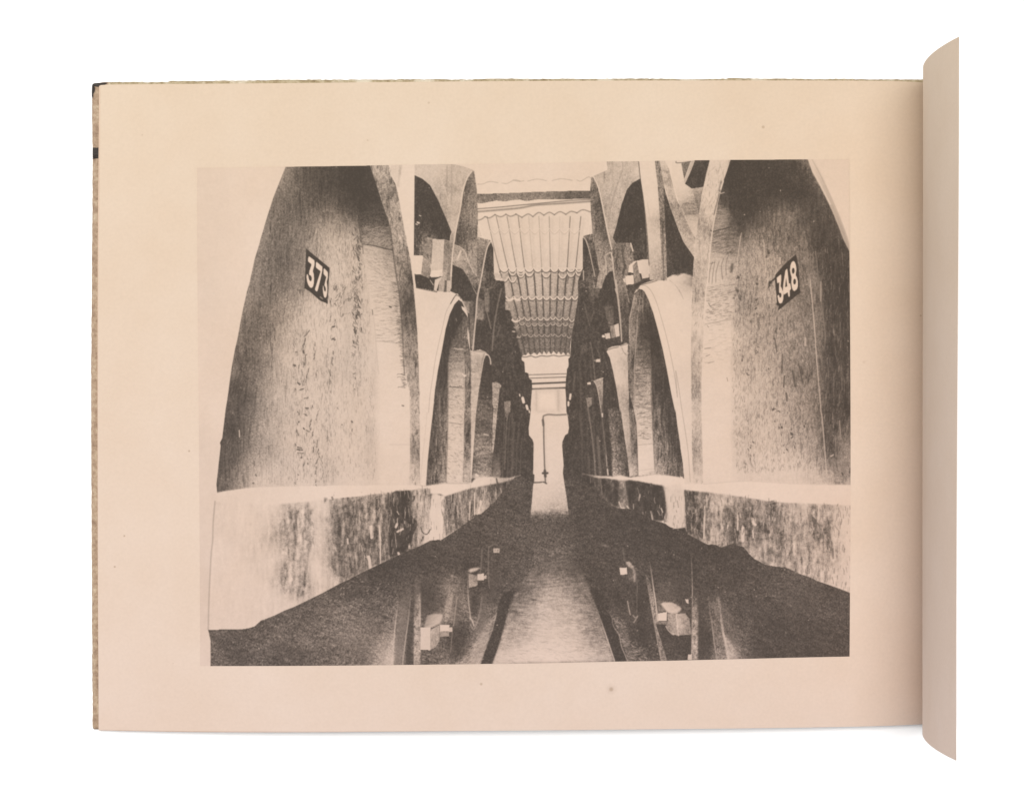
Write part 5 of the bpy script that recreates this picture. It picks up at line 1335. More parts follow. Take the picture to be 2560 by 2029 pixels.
for l, w_ in ((((425, 265), (450, 310), (480, 322)), 3), (((450, 300), (510, 278)), 2.4), (((470, 345), (540, 345)), 2), (((600, 355), (650, 348)), 2), (((415, 340), (440, 360)), 2.4), (((380, 800), (450, 790)), 2.6), (((395, 890), (440, 870)), 2.6), (((385, 510), (520, 490), (655, 455)), 1.6),
              (((420, 970), (490, 950)), 2), (((640, 1140), (650, 1180)), 2.4), (((410, 530), (425, 550)), 2)):
    stroke(D2(*l), w_ * 0.75, 0.24, 0.65, 0.6)
stroke(D1((600, 290), (545, 480), (505, 680), (470, 880), (440, 1150), (412, 1500)) + D2((398, 80), (372, 480)), 2.8, 0.93, 0.85, 0.6)
stroke(D1((560, 400), (520, 560), (490, 680)), 3.4, 0.2, 0.7, 1)
stroke(D1((575, 300), (540, 420)), 4, 0.2, 0.6, 1.5)
stroke(D1((540, 415), (570, 435), (610, 425)), 2, 0.85, 0.8, 0.5)
# general grain
litR = D1((850, 900), (1500, 800), (1560, 1547)) + D2((1640, 700), (1780, 1547)) + D3((1800, 700), (760, 760), (700, 100)) + D2((710, 200), (740, 0)) + D1((760, 1300))
flecks(litR, 1500, (3, 11), (0.6, 1.4), 0.14, math.pi / 2 + 0.05, 0.16, 0.5, 19)
flecks(litR, 1600, (3, 9), (0.7, 1.5), 0.12, math.pi / 2 + 0.05, 0.2, 0.5, 63)
flecks(litR, 650, (3, 12), (0.7, 1.6), 0.9, math.pi / 2 + 0.05, 0.2, 0.45, 20)
flecks(D1((1450, 900), (2080, 1150)) + D2((2090, 1547)) + D3((2090, 880), (1820, 800)) + D2((1750, 600)), 300, (5, 20), (0.8, 2.0), 0.55, math.pi / 2 + 0.06, 0.12, 0.5, 21)
for l, w_, t_ in (((D2((1615, 0), (1640, 250), (1670, 600), (1690, 900), (1720, 1250), (1745, 1547)) + D3((1755, 100), (1785, 450), (1808, 760))), 2.4, .8), (D1((1550, 880), (1580, 1100), (1610, 1500)), 2.2, .45), (D1((1680, 1120), (1700, 1300), (1720, 1500)) + D2((1735, 200), (1765, 400), (1800, 700)), 4, .34),
                  (D2((1500, 350), (1560, 600), (1640, 1000)), 4, .3), (D2((1560, 680), (1560, 760)), 5, .72), (D1((1265, 1190), (1262, 1260)), 4, .78), (D1((1070, 980), (1090, 1200), (1085, 1400)), 2.6, .7), (D3((1960, 150), (1975, 360)), 4, .5), (D3((1860, 560), (1885, 545)), 3, .85), (D2((1740, 20), (1740, 240)), 4, .55),
                  (D2((1480, 980), (1500, 1060), (1530, 1200)), 3, .1), (D2((1410, 1060), (1440, 1240)), 5, .16), (D2((1510, 1010), (1530, 1100)), 4.5, .14), (D2((1200, 680), (1225, 830)), 3, .15), (D2((1335, 1320), (1345, 1410)), 4, .12), (D2((1315, 1120), (1305, 1250)), 3, .12), (D2((1290, 870), (1285, 1050)), 3, .16)):
    stroke(l, w_, t_, 0.8, 0.9)
pitR = [(D1, 1105, 1100, 25, 30, 7), (D1, 1115, 1130, -15, 50, 4), (D1, 750, 1410, 30, 10, 5), (D1, 740, 1440, 40, -30, 4), (D1, 780, 1380, 10, 25, 3), (D1, 970, 1490, 10, 20, 5), (D2, 970, 40, 20, 10, 5), (D2, 1140, 20, 5, 40, 5), (D2, 1145, 30, -20, 70, 3), (D2, 745, 120, 10, 15, 8), (D2, 790, 180, 10, 40, 5),
        (D2, 722, 170, 2, 40, 3), (D2, 965, 240, 20, -15, 6), (D2, 960, 345, 15, -20, 6), (D2, 980, 300, 15, -20, 3), (D2, 975, 385, 10, 20, 3.5), (D2, 950, 400, -10, 20, 3), (D2, 1045, 435, 3, 5, 4), (D2, 1270, 510, -15, 60, 3), (D2, 1205, 560, 10, 40, 4), (D2, 980, 790, 20, -5, 2.4), (D2, 970, 820, 15, 30, 2.4),
        (D2, 985, 850, 10, -10, 4), (D2, 780, 820, 3, 6, 4.6), (D2, 820, 880, 0, 60, 3), (D2, 1115, 1035, 6, 12, 5.4), (D2, 850, 1090, 50, 15, 2.6), (D2, 870, 1040, 30, 10, 2.2), (D2, 1170, 1505, 25, 5, 4), (D2, 1215, 1540, 25, -10, 3), (D3, 1160, 15, 30, -5, 4), (D3, 1180, 150, 30, 0, 2.2), (D3, 1230, 30, 20, 20, 3),
        (D3, 1275, 240, 5, -30, 4), (D3, 1380, 260, 10, -20, 4), (D3, 1375, 290, 30, 10, 6), (D3, 1380, 355, 20, -20, 5), (D3, 1290, 445, 15, -20, 4), (D3, 1325, 480, 12, 10, 5), (D3, 1295, 520, 5, 5, 4), (D3, 1435, 400, 0, 60, 3), (D3, 930, 390, 10, 15, 5), (D3, 905, 430, 15, 30, 3), (D3, 870, 470, 15, 25, 3),
        (D3, 905, 540, 25, 120, 2), (D3, 1545, 170, 5, 40, 4.5), (D3, 2080, 700, 3, 40, 6), (D3, 1980, 760, 5, 20, 8), (D3, 1255, 180, 0, 50, 2.4), (D3, 1280, 280, 0, 30, 2.4), (D1, 1130, 1500, 40, -40, 3), (D3, 850, 640, 5, 50, 2.4)]
for tf, x, y, dx, dy, w_ in pitR:
    pits(tf, [(x, y, dx, dy, w_)])
# bright chime and wall right of the cask
fill(D1((1594, 36), (1660, 36), (1760, 250), (1860, 480), (1960, 720), (2030, 900), (2078, 1060), (2078, 1115), (2010, 985), (1950, 825), (1880, 655), (1820, 525), (1740, 365), (1640, 185)), ct(D1, (1620, 80, .93), (1700, 230, .8), (1790, 420, .72), (1900, 650, .66), (2000, 900, .6), (2060, 1050, .62)), (), 1.6)
stroke(D1((1640, 42), (1720, 190), (1790, 330), (1860, 480), (1950, 690), (2030, 900), (2070, 1040)), 2.6, 0.62, 0.7, 1.4)
stroke(D1((1610, 60), (1680, 220), (1770, 400), (1850, 560)), 4, 0.88, 0.8, 1.2)

# plate 348
fill(F1((748, 145), (770, 205), (800, 380), (825, 640), (838, 900), (850, 1020), (868, 1045), (700, 1175), (520, 1320), (400, 1420), (320, 1480), (345, 1365), (275, 1340), (300, 1290), (290, 1110), (265, 900), (250, 720), (262, 630), (480, 380)), 0.0, (('f', .05),))
fill(F1((250, 690), (180, 760), (110, 780), (92, 960), (140, 880), (175, 800), (262, 745)), 0.08, ROUGH, 0.6)
W348 = [((295, 700), (390, 622), (402, 640), (402, 760), (388, 900), (420, 960), (448, 1040), (455, 1120), (448, 1220), (425, 1290), (385, 1312), (352, 1295), (330, 1230), (316, 1150), (314, 1115), (350, 1110), (362, 1160), (385, 1170), (402, 1150), (408, 1100), (395, 1065), (355, 1060), (350, 1000), (356, 810), (308, 832)),
        ((500, 530), (540, 480), (552, 520), (586, 836), (618, 840), (638, 960), (604, 1005), (608, 1130), (590, 1155), (572, 1140), (556, 1045), (460, 1105), (442, 1000), (452, 850)),
        ((622, 400), (650, 330), (690, 302), (725, 325), (752, 400), (765, 500), (752, 590), (748, 640), (775, 690), (798, 780), (798, 900), (775, 970), (720, 1015), (685, 1000), (655, 930), (640, 800), (650, 690), (628, 620), (610, 520))]
for l in W348:
    fill(F1(*l), 0.97, ())
for l in (((518, 700), (545, 900), (495, 925)), ((690, 460), (715, 490), (722, 545), (705, 595), (680, 608), (660, 575), (656, 520), (668, 475)), ((725, 720), (748, 750), (755, 800), (740, 848), (715, 862), (692, 835), (688, 780), (702, 735))):
    fill(F1(*l), 0.02, ())

# ---- right ledge --------------------------------------------------------------------------------
topR = C3((840, 830), (920, 838), (1060, 862), (1190, 868), (1290, 872), (1380, 852), (1500, 882), (1620, 868), (1830, 838), (2000, 855), (2156, 880)) + D3((140, 895), (365, 882), (600, 862), (800, 850), (1000, 855), (1500, 880), (1900, 892), (2098, 898), (2098, 1135), (1600, 1112), (1300, 1100), (1100, 1082),
       (800, 1032), (400, 978), (120, 955), (0, 950)) + C3((1940, 988), (1850, 978), (1680, 945), (1520, 918), (1400, 920), (1300, 912), (1190, 892), (1130, 895), (1060, 882), (960, 852))
frontR = C3((860, 840), (1060, 880), (1130, 893), (1190, 890), (1300, 910), (1520, 916), (1680, 943), (1850, 976), (1940, 985), (2156, 955)) + D3((120, 950), (400, 972), (800, 1025), (1100, 1075), (1300, 1098), (1600, 1108), (2094, 1130)) + D4((2086, 0), (2080, 655), (1960, 610), (1860, 575), (1700, 520), (1620, 478), (1500, 440),
         (1400, 390), (1330, 362), (1200, 350), (1080, 325), (1020, 290), (960, 260), (900, 200), (860, 150), (830, 118), (760, 100), (735, 70), (680, 92), (575, 125), (520, 100), (470, 90), (420, 96), (330, 50), (240, 0)) + D3((180, 1470), (150, 1395), (60, 1408), (0, 1412)) + \
         C3((2080, 1540), (2010, 1515), (1970, 1480), (1920, 1462), (1800, 1432), (1700, 1370), (1560, 1310), (1480, 1282), (1380, 1282), (1260, 1240), (1150, 1130), (1000, 1000))
fill(frontR, ct(C3, (1000, 930, .06), (1160, 1000, .2), (1160, 1100, .14), (1250, 1000, .1), (1300, 1150, .12), (1330, 960, .3), (1400, 950, .7), (1415, 1100, .34), (1420, 1250, .6), (1470, 1000, .1), (1600, 1000, .05), (1700, 1100, .03), (1640, 1160, .1), (1600, 1280, .1), (1800, 1150, .03), (1780, 1010, .2), (1750, 1330, .14),
     (1880, 1250, .05), (1930, 1000, .4), (1920, 1150, .2), (1950, 1350, .2), (1975, 1050, .86), (1990, 1300, .6), (2030, 1200, .88), (2100, 1200, .84), (2100, 1450, .86), (2020, 1480, .9)) +
     ct(D3, (60, 1050, .86), (60, 1250, .86), (120, 1150, .8), (150, 1050, .35), (190, 980, .2), (180, 1200, .06), (175, 1380, .2), (230, 1100, .3), (280, 1050, .55), (250, 1250, .14), (330, 1200, .12), (300, 1350, .34), (340, 1450, .4), (240, 1450, .4), (380, 1250, .8), (400, 1020, .38), (425, 1150, .14), (420, 1300, .3),
        (440, 1450, .45), (480, 1100, .84), (520, 1200, .4), (560, 1150, .8), (500, 1400, .62), (560, 1450, .66), (640, 1150, .5), (640, 1250, .16), (700, 1350, .2), (690, 1480, .22), (740, 1200, .42), (770, 1300, .66), (780, 1080, .7), (830, 1200, .42), (900, 1100, .42), (900, 1280, .12), (960, 1230, .3), (870, 1420, .3),
        (960, 1400, .3), (1050, 1250, .45), (1020, 1130, .66), (1150, 1120, .34), (1170, 1250, .36), (1250, 1330, .34), (1100, 1430, .2), (1200, 1500, .4), (1300, 1180, .66), (1350, 1400, .52), (1450, 1150, .7), (1480, 1300, .6), (1550, 1200, .86), (1650, 1170, .72), (1700, 1300, .42), (1600, 1400, .64), (1780, 1180, .52),
        (1800, 1350, .56), (1860, 1250, .7), (1950, 1250, .9), (2040, 1400, .92)) +
     ct(D4, (330, 20, .7), (450, 40, .5), (550, 60, .72), (690, 40, .3), (800, 40, .5), (900, 120, .6), (950, 60, .3), (1000, 180, .6), (1100, 100, .74), (1180, 200, .4), (1220, 100, .34), (1250, 300, .5), (1350, 180, .56), (1330, 330, .62), (1450, 80, .66), (1430, 250, .44), (1560, 100, .42), (1560, 300, .6), (1650, 200, .7), (1600, 430, .66),
        (1760, 100, .46), (1760, 300, .56), (1700, 430, .7), (1880, 200, .6), (1850, 400, .78), (1880, 520, .82), (1980, 300, .88), (2040, 500, .9), (2050, 100, .92)), (('st', .13), ('m', .11), ('v2', .07), ('f', .05), ('st2', .05)), 0.6, p=3.4)
fill(topR, [(1480, 1188, .7), (1510, 1192, .9), (1570, 1195, .94), (1640, 1197, .955), (1750, 1215, .965), (1900, 1220, .965), (2080, 1230, .96)], (('b2', .012), ('f', .02)), 1.2)
fill(C3((1150, 900), (1280, 915), (1370, 925), (1360, 1270), (1290, 1240), (1150, 1060)), 0.07, SX, 0, 0.9, 0.2)
fill(C3((1450, 925), (1560, 930), (1760, 965), (1930, 992), (1950, 1080), (1975, 1300), (1940, 1440), (1800, 1425), (1700, 1365), (1500, 1280)), 0.04, SX, 0, 0.95, 0.25)
fill(C3((1975, 995), (2156, 965)) + D3((140, 960), (150, 1390), (60, 1405), (0, 1410)) + C3((2080, 1535), (2010, 1500), (1990, 1300)), 0.88, (('v2', .10), ('m', .05)), 1, 0.85)
fill(D3((150, 955), (215, 965), (240, 1080), (330, 1150), (368, 1200), (370, 1547), (300, 1500), (180, 1460)), 0.17, (('st', .24), ('m', .2), ('v2', .2), ('f', .08)), 0, 0.85, 0.5)
fill(D3((375, 985), (440, 985), (440, 1300), (450, 1547), (400, 1547)), 0.3, SX, 0, 0.7, 0.5)
fill(D3((450, 1030), (600, 1050), (600, 1547), (455, 1547)), 0.72, SX, 0, 0.6, 0.4)
fill(D3((620, 1130), (700, 1190), (755, 1330), (750, 1547), (640, 1547)), 0.2, SX, 0, 0.75, 0.55)
fill(D3((830, 1130), (880, 1060), (960, 1150), (1000, 1250), (1075, 1380), (1060, 1547), (850, 1547)), 0.28, SX, 0, 0.75, 0.6)
fill(D3((1090, 1120), (1180, 1090), (1290, 1220), (1310, 1400), (1290, 1547), (1100, 1547)), 0.36, SX, 0, 0.7, 0.6)
fill(D3((1610, 1130), (1860, 1140), (1890, 1400), (1880, 1547), (1560, 1547), (1600, 1350)), 0.5, SX, 0, 0.6, 0.6)
for l, w_, t_ in ((D3((940, 1290), (950, 1340), (975, 1362)), 6, .93), (D3((945, 1430), (950, 1510)), 4, .9), (D3((830, 1400), (828, 1547)), 8, .9), (D3((650, 1370), (648, 1400)), 3.5, .9), (D3((770, 1250), (765, 1420)), 4, .86), (D3((1100, 1440), (1130, 1445)), 9, .06), (D3((380, 1150), (370, 1520)), 4, .85),
                  (D3((1150, 1120), (1190, 1200)), 4, .12), (D3((150, 960), (165, 1200), (180, 1460)), 3, .1), (C3((1640, 1100), (1625, 1180)), 3, .6), (C3((1780, 1320), (1800, 1420)), 4, .7), (C3((1910, 1280), (1930, 1330)), 3, .8), (C3((1930, 1455), (1990, 1490)), 5, .92), (C3((1370, 1200), (1400, 1270), (1440, 1278)), 3, .85),
                  (C3((1475, 1250), (1490, 1280)), 3, .85), (C3((1135, 900), (1150, 1100)), 3, .3), (D3((1700, 1130), (1720, 1290)), 6, .82), (D3((1645, 1290), (1680, 1340)), 10, .24), (D4((1880, 150), (1885, 250)), 5, .3), (D4((720, 0), (745, 80)), 6, .1), (D3((1160, 1085), (1195, 1080)), 2, .15)):
    stroke(l, w_, t_, 0.85, 0.9)
flecks(frontR, 420, (4, 18), (0.8, 2.2), 0.08, math.pi / 2, 0.16, 0.55, 22, bias=lambda x, y: 1 if x > 1690 else 0.4)
flecks(frontR, 420, (4, 16), (0.8, 2.2), 0.9, math.pi / 2, 0.16, 0.55, 23, bias=lambda x, y: 1 if x > 1690 else 0.25)
stroke(D3((365, 885), (800, 852), (1000, 856), (1500, 884), (2094, 900)), 1.6, 0.7, 0.6, 0.8)

# ---- dark floor and the things under the ledges -------------------------------------------------
floorP = A4((205, 1195), (350, 1192), (490, 1188), (620, 1190), (720, 1175), (800, 1152), (850, 1105), (885, 1075), (960, 1050), (1060, 1010), (1180, 950), (1300, 905), (1470, 822), (1680, 720), (1860, 620), (2050, 530)) + \
         B4((0, 525), (180, 435), (370, 345), (590, 240), (700, 190), (880, 115), (1000, 52), (1120, 40)) + B3((1130, 1694), (1380, 1530), (1500, 1440), (1565, 1400), (1572, 1365), (1650, 1355), (1830, 1200), (1930, 1060), (2000, 990), (2080, 888), (2156, 860)) + C3((270, 955), (250, 1200), (232, 1365), (728, 1355), (690, 1080), (665, 930), (860, 840),
         (1000, 1000), (1150, 1130), (1260, 1240), (1380, 1282), (1480, 1282), (1560, 1310), (1700, 1370), (1800, 1432), (1920, 1462), (1970, 1480), (2010, 1515), (2080, 1540)) + D3((0, 1412), (60, 1408), (150, 1395), (180, 1470)) + D4((240, 0), (330, 50), (420, 96), (470, 90), (520, 100), (575, 125), (680, 92), (735, 70),
         (760, 100), (830, 118), (860, 150), (900, 200), (960, 260), (1020, 290), (1080, 325), (1200, 350), (1330, 362), (1400, 390), (1500, 440), (1620, 478), (1700, 520), (1860, 575), (1960, 610), (2086, 660), (2086, 1420), (0, 1480)) + C4((1000, 1640), (0, 1660)) + B4((0, 1680)) + A4((235, 1680), (235, 1340))
FL = ct(A4, (300, 1300, .14), (350, 1600, .2), (600, 1300, .12), (900, 1150, .12), (900, 1550, .18), (560, 1500, .06), (1100, 1300, .18), (1150, 1560, .04), (1400, 1000, .12), (1300, 1500, .2), (1500, 1250, .2), (1700, 900, .16), (1800, 1200, .22), (2050, 1200, .34), (2000, 1000, .24), (1700, 1550, .16), (2000, 1560, .22), (2000, 700, .06)) + \
     ct(B4, (100, 600, .04), (400, 450, .02), (800, 250, .02), (250, 900, .12), (120, 1100, .2), (200, 1350, .34), (120, 1550, .16), (330, 1200, .2), (420, 1100, .2), (430, 1400, .55), (480, 1560, .84), (360, 1600, .55), (600, 700, .08), (640, 1000, .3), (600, 1300, .42), (590, 1560, .6), (700, 1300, .12), (720, 1600, .08), (750, 900, .1),
        (1000, 800, .05), (950, 600, .06), (1100, 500, .08), (1000, 300, .04), (1180, 850, .2), (1220, 950, .46), (1240, 700, .4), (1330, 1300, .03), (1450, 1250, .02), (1400, 1500, .2), (1550, 1560, .6), (1650, 1350, .46), (1700, 1150, .3), (1300, 1600, .3), (1000, 1580, .1), (1100, 1500, .2), (1780, 950, .2), (1800, 700, .1),
        (1900, 400, .08), (1700, 300, .06), (1400, 300, .05), (2000, 500, .1), (1560, 600, .05)) + \
     ct(C3, (100, 1250, .06), (400, 1450, .13), (150, 1550, .12), (480, 1600, .16), (900, 1300, .05), (900, 1500, .05), (1300, 1450, .03), (1700, 1550, .01), (2000, 1640, .02)) + \
     ct(C4, (100, 200, .1), (400, 100, .14), (500, 300, .24), (700, 200, .16), (850, 200, .05), (1000, 300, .05), (1200, 300, .06), (1200, 600, .05), (1400, 900, .03), (1500, 1300, .01), (1650, 1350, .02), (1600, 1500, .14), (1350, 1100, .16), (1420, 1350, .2), (1700, 700, .03), (1900, 500, .06), (2000, 700, .2), (1950, 300, .04), (2000, 1450, .08),
        (2050, 1250, .02)) + ct(D4, (100, 300, .03), (100, 650, .06), (300, 700, .06), (500, 500, .05), (700, 300, .02), (1000, 500, .07), (1300, 700, .12), (1700, 800, .1), (1900, 700, .08), (1200, 1000, .03), (1600, 1100, .03), (1000, 1300, .03), (1900, 1300, .06), (700, 900, .06), (750, 1200, .16), (700, 1380, .5), (820, 1400, .2), (400, 1200, .02), (150, 1300, .03), (560, 900, .2))
fill(floorP, [(x_, y_, t_ + 0.05) for x_, y_, t_ in FL], (('f', .10), ('d', .07), ('h2', .05)), 0.7, p=3)
# sparkle of the rough floor
flecks(A4((240, 1250), (900, 1150), (2150, 500)) + B4((600, 700), (500, 1650), (0, 1670)) + A4((240, 1650)), 900, (1.5, 6), (0.7, 1.5), 0.75, -0.45, 0.5, 0.55, 24, bias=lambda x, y: min(1, max(.1, (x - 500) / 420)))
# wet light on the aisle
road = B4((1795, 1640), (1880, 1400), (1940, 1180), (2000, 950), (2060, 760), (2130, 620)) + C4((120, 560), (300, 400), (420, 250), (700, 250), (880, 420), (1000, 680), (1060, 850), (1140, 1080), (1220, 1330), (1315, 1606), (600, 1616), (0, 1625))
fill(road, ct(C4, (420, 330, .2), (600, 380, .26), (800, 420, .16), (300, 560, .34), (550, 560, .44), (850, 560, .28), (150, 700, .3), (500, 700, .62), (800, 680, .5), (980, 760, .3), (100, 900, .5), (400, 900, .74), (700, 900, .68), (1000, 900, .42), (100, 1080, .55), (400, 1100, .8), (750, 1080, .72), (1060, 1080, .42), (100, 1230, .62), (450, 1300, .88),
     (800, 1250, .8), (1080, 1280, .46), (200, 1450, .92), (600, 1450, .93), (1000, 1450, .72), (1180, 1500, .55), (600, 1590, .97), (350, 1540, .95), (850, 1540, .92), (1150, 1590, .76), (120, 1590, .92)) + ct(B4, (2100, 700, .16), (2080, 900, .24), (2050, 1100, .5), (2100, 1300, .6), (1980, 1300, .64), (1920, 1500, .8), (2050, 1560, .9), (1830, 1600, .84)),
     (('hw', .06), ('h2', .07), ('m', .05), ('f', .045)), 5.0, p=3)
flecks(road, 420, (4, 14), (0.8, 2.0), 0.3, 0.1, 0.25, 0.32, 25, bias=lambda x, y: min(1, max(0, (y - 1450) / 120)))
flecks(road, 320, (4, 14), (0.8, 1.8), 0.95, 0.05, 0.22, 0.35, 26, bias=lambda x, y: min(1, max(0, (y - 1430) / 120)))
fill(C3((236, 1325), (727, 1315), (730, 1385), (234, 1395)), 0.34, (('f', .14), ('m', .12)), 4.5, 0.7)
fill(C3((260, 1390), (720, 1380), (760, 1694), (200, 1694)), 0.17, (('f', .1),), 16, 0.6)
# soft shapes mirrored in the wet floor under the ledges
for l, w_, t_, a_, s_ in ((B4((690, 560), (670, 900), (620, 1250), (585, 1640)), 24, .34, .75, 5), (B4((842, 480), (838, 900), (836, 1640)), 14, .46, .7, 3), (B4((770, 800), (745, 1200), (715, 1640)), 16, .05, .7, 4),
                      (B4((1230, 420), (1235, 700), (1205, 960), (1150, 1100)), 20, .38, .6, 9), (B4((1010, 500), (1000, 900)), 60, .10, .5, 16), (B4((1370, 600), (1350, 900), (1330, 1160)), 18, .2, .6, 7), (B4((1420, 1250), (1330, 1500)), 40, .03, .6, 14),
                      (B4((1700, 700), (1680, 1000), (1640, 1200)), 20, .26, .6, 7), (B4((1740, 1050), (1690, 1300), (1580, 1560)), 26, .52, .7, 8), (B4((1570, 700), (1565, 950)), 20, .04, .7, 6), (B4((1850, 300), (1800, 800)), 26, .14, .6, 10),
                      (B4((440, 1100), (430, 1400), (420, 1640)), 26, .44, .55, 10), (B4((300, 900), (240, 1200), (190, 1600)), 40, .26, .4, 16), (A4((1900, 1100), (2050, 1350)), 60, .32, .35, 20), (A4((1100, 1300), (1400, 1550)), 40, .06, .4, 14),
                      (C4((1330, 1060), (1420, 1300), (1520, 1560)), 24, .26, .6, 9), (C4((1480, 780), (1560, 1060)), 18, .16, .6, 7), (C4((1640, 500), (1650, 900), (1690, 1300)), 22, .03, .6, 8), (C4((1560, 380), (1590, 560)), 10, .3, .5, 4),
                      (C4((2020, 500), (2020, 800)), 50, .16, .5, 18), (D4((90, 300), (100, 650)), 30, .10, .5, 14), (D4((330, 500), (350, 1000), (360, 1440)), 26, .10, .6, 10), (D4((470, 700), (510, 1000), (560, 1440)), 22, .28, .7, 5),
                      (D4((640, 850), (680, 1100), (740, 1440)), 26, .34, .5, 12), (D4((270, 600), (272, 1000), (265, 1440)), 12, .42, .6, 4), (D4((1200, 650), (1500, 760)), 70, .13, .4, 24), (D4((900, 1300), (1000, 1400)), 60, .1, .4, 20)):
    stroke(l, w_, t_, a_, s_, True, None, 0.45)
# gutters beside the aisle
fill(B4((2090, 700), (2000, 960), (1940, 1180), (1880, 1400), (1790, 1645), (1635, 1645), (1720, 1400), (1820, 1100), (1900, 800), (1960, 700)), 0.05, (('f', .16),), 1.4)
stroke(B4((1850, 980), (1800, 1180), (1720, 1400), (1640, 1640)), 3.4, 0.6, 0.6, 1)
fill(C4((1000, 670), (1080, 640), (1170, 820), (1260, 1000), (1380, 1270), (1480, 1600), (1320, 1606), (1230, 1330), (1140, 1080), (1060, 850)), 0.04, (('f', .16),), 1.2)
stroke(C4((1040, 800), (1140, 1080), (1225, 1330), (1315, 1600)), 2.8, 0.84, 0.75, 0.8, True, None, 0.6)
stroke(C4((1165, 810), (1190, 920), (1270, 1020), (1300, 1150), (1370, 1260), (1400, 1400), (1440, 1500), (1480, 1595)), 2.8, 0.62, 0.75, 0.8, True, None, 0.6)
flecks(C4((1270, 1020), (1420, 1050), (1500, 1300), (1700, 1440), (1720, 1590), (1490, 1590), (1400, 1350)), 110, (3, 12), (0.8, 2), 0.72, 0.2, 0.6, 0.65, 27)
# left: posts, brackets, bolts
fill(B4((800, 880), (870, 720), (878, 1640), (790, 1640)), ct(B4, (840, 950, .4), (840, 1100, .62), (830, 1300, .58), (840, 1550, .62)), (('m', .12), ('f', .1)), 1)
stroke(B4((868, 700), (870, 900), (868, 1120)), 4, 0.72, 0.75, 1.4, True, None, 0.6)
stroke(B4((595, 800), (570, 980), (545, 1200), (525, 1450), (518, 1640)), 3, 0.86, 0.8, 0.9, True, None, 0.6)
stroke(B4((752, 650), (742, 850), (715, 1100), (680, 1350), (645, 1640)), 3.2, 0.66, 0.75, 1, True, None, 0.6)
fill(B4((540, 1180), (520, 1645), (390, 1645), (450, 1450), (510, 1300)), ct(B4, (520, 1300, .55), (480, 1450, .66), (460, 1620, .86), (400, 1620, .6)), (('d', .06), ('f', .08)), 3, 0.85)
fill(B4((960, 1010), (1060, 985), (1165, 995), (1150, 1060), (1125, 1110), (1010, 1170), (920, 1165)), ct(B4, (960, 1090, .35), (1060, 1010, .55), (1130, 1020, .8), (1060, 1110, .88), (980, 1150, .75)), (('d2', .06),), 2)
fill(B4((1270, 480), (1300, 500), (1285, 850), (1240, 1000), (1215, 1110), (1170, 1100), (1190, 900), (1240, 700)), ct(B4, (1270, 600, .35), (1250, 800, .5), (1220, 950, .56), (1200, 1080, .5)), (('d', .09), ('f', .08)), 2, 0.85)
fill(B4((878, 1165), (1006, 1165), (1002, 1456), (874, 1452)), 0.87, (('f', .03),), 0.4)
fill(B4((1008, 1190), (1118, 1140), (1120, 1330), (1070, 1420), (1003, 1452)), ct(B4, (1060, 1220, .72), (1060, 1350, .6), (1090, 1280, .5)), ROUGH, 0.5)
fill(B4((1125, 1130), (1246, 1130), (1246, 1216), (1125, 1216)), 0.9, (('f', .02),), 0.4)
fill(B4((1240, 1165), (1286, 1165), (1286, 1222), (1240, 1218)), 0.8, (), 0.4)
fill(B4((1125, 1216), (1246, 1222), (1240, 1280), (1118, 1280)), 0.52, ROUGH, 0.4)
stroke(B4((1285, 1220), (1262, 1480)), 2.4, 0.45, 0.7, 0.8)
stroke(B4((1345, 780), (1320, 980), (1300, 1140)), 3, 0.55, 0.75, 1)
stroke(B4((1482, 400), (1482, 640), (1495, 850), (1520, 1050)), 3.4, 0.66, 0.8, 1, True, None, 0.6)
stroke(B4((1440, 620), (1410, 760)), 5, 0.34, 0.7, 2)
stroke(B4((1510, 1040), (1540, 1080), (1560, 1140)), 4, 0.75, 0.8, 1)
stroke(B4((1520, 1120), (1555, 1190), (1585, 1140), (1615, 1060)), 3, 0.55, 0.75, 1)
stroke(B4((1665, 780), (1640, 950), (1612, 1070)), 3.4, 0.42, 0.7, 1.2)
fill(B4((1492, 425), (1560, 400), (1645, 398), (1600, 435), (1520, 462), (1495, 455)), 0.74, ROUGH, 1)
fill(B4((1492, 470), (1600, 500), (1612, 610), (1590, 635), (1495, 656)), ct(B4, (1515, 560, .62), (1580, 560, .3), (1540, 630, .66)), ROUGH, 0.6)
fill(B4((1605, 482), (1690, 470), (1690, 558), (1606, 560)), 0.85, ROUGH, 0.4)
fill(B4((1688, 500), (1726, 498), (1722, 540), (1690, 545)), 0.74, ROUGH, 0.4)
stroke(B4((1665, 180), (1650, 400), (1640, 480)), 3, 0.4, 0.6, 1.2)
stroke(B4((1752, 130), (1748, 320), (1745, 500), (1760, 660)), 3, 0.42, 0.65, 1)
fill(B4((1810, 148), (1892, 150), (1888, 205), (1812, 208)), 0.6, ROUGH, 0.8)
stroke(B4((1760, 130), (1830, 95)), 3, 0.4, 0.6, 1)
flecks(B4((1500, 1450), (1860, 950), (1720, 1400), (1640, 1640), (1300, 1640)), 160, (4, 14), (0.8, 1.8), 0.75, -0.5, 0.4, 0.55, 28)
flecks(B4((880, 1480), (1240, 1500), (1240, 1640), (880, 1640)), 70, (3, 10), (0.8, 1.8), 0.7, 0.2, 0.4, 0.5, 29)
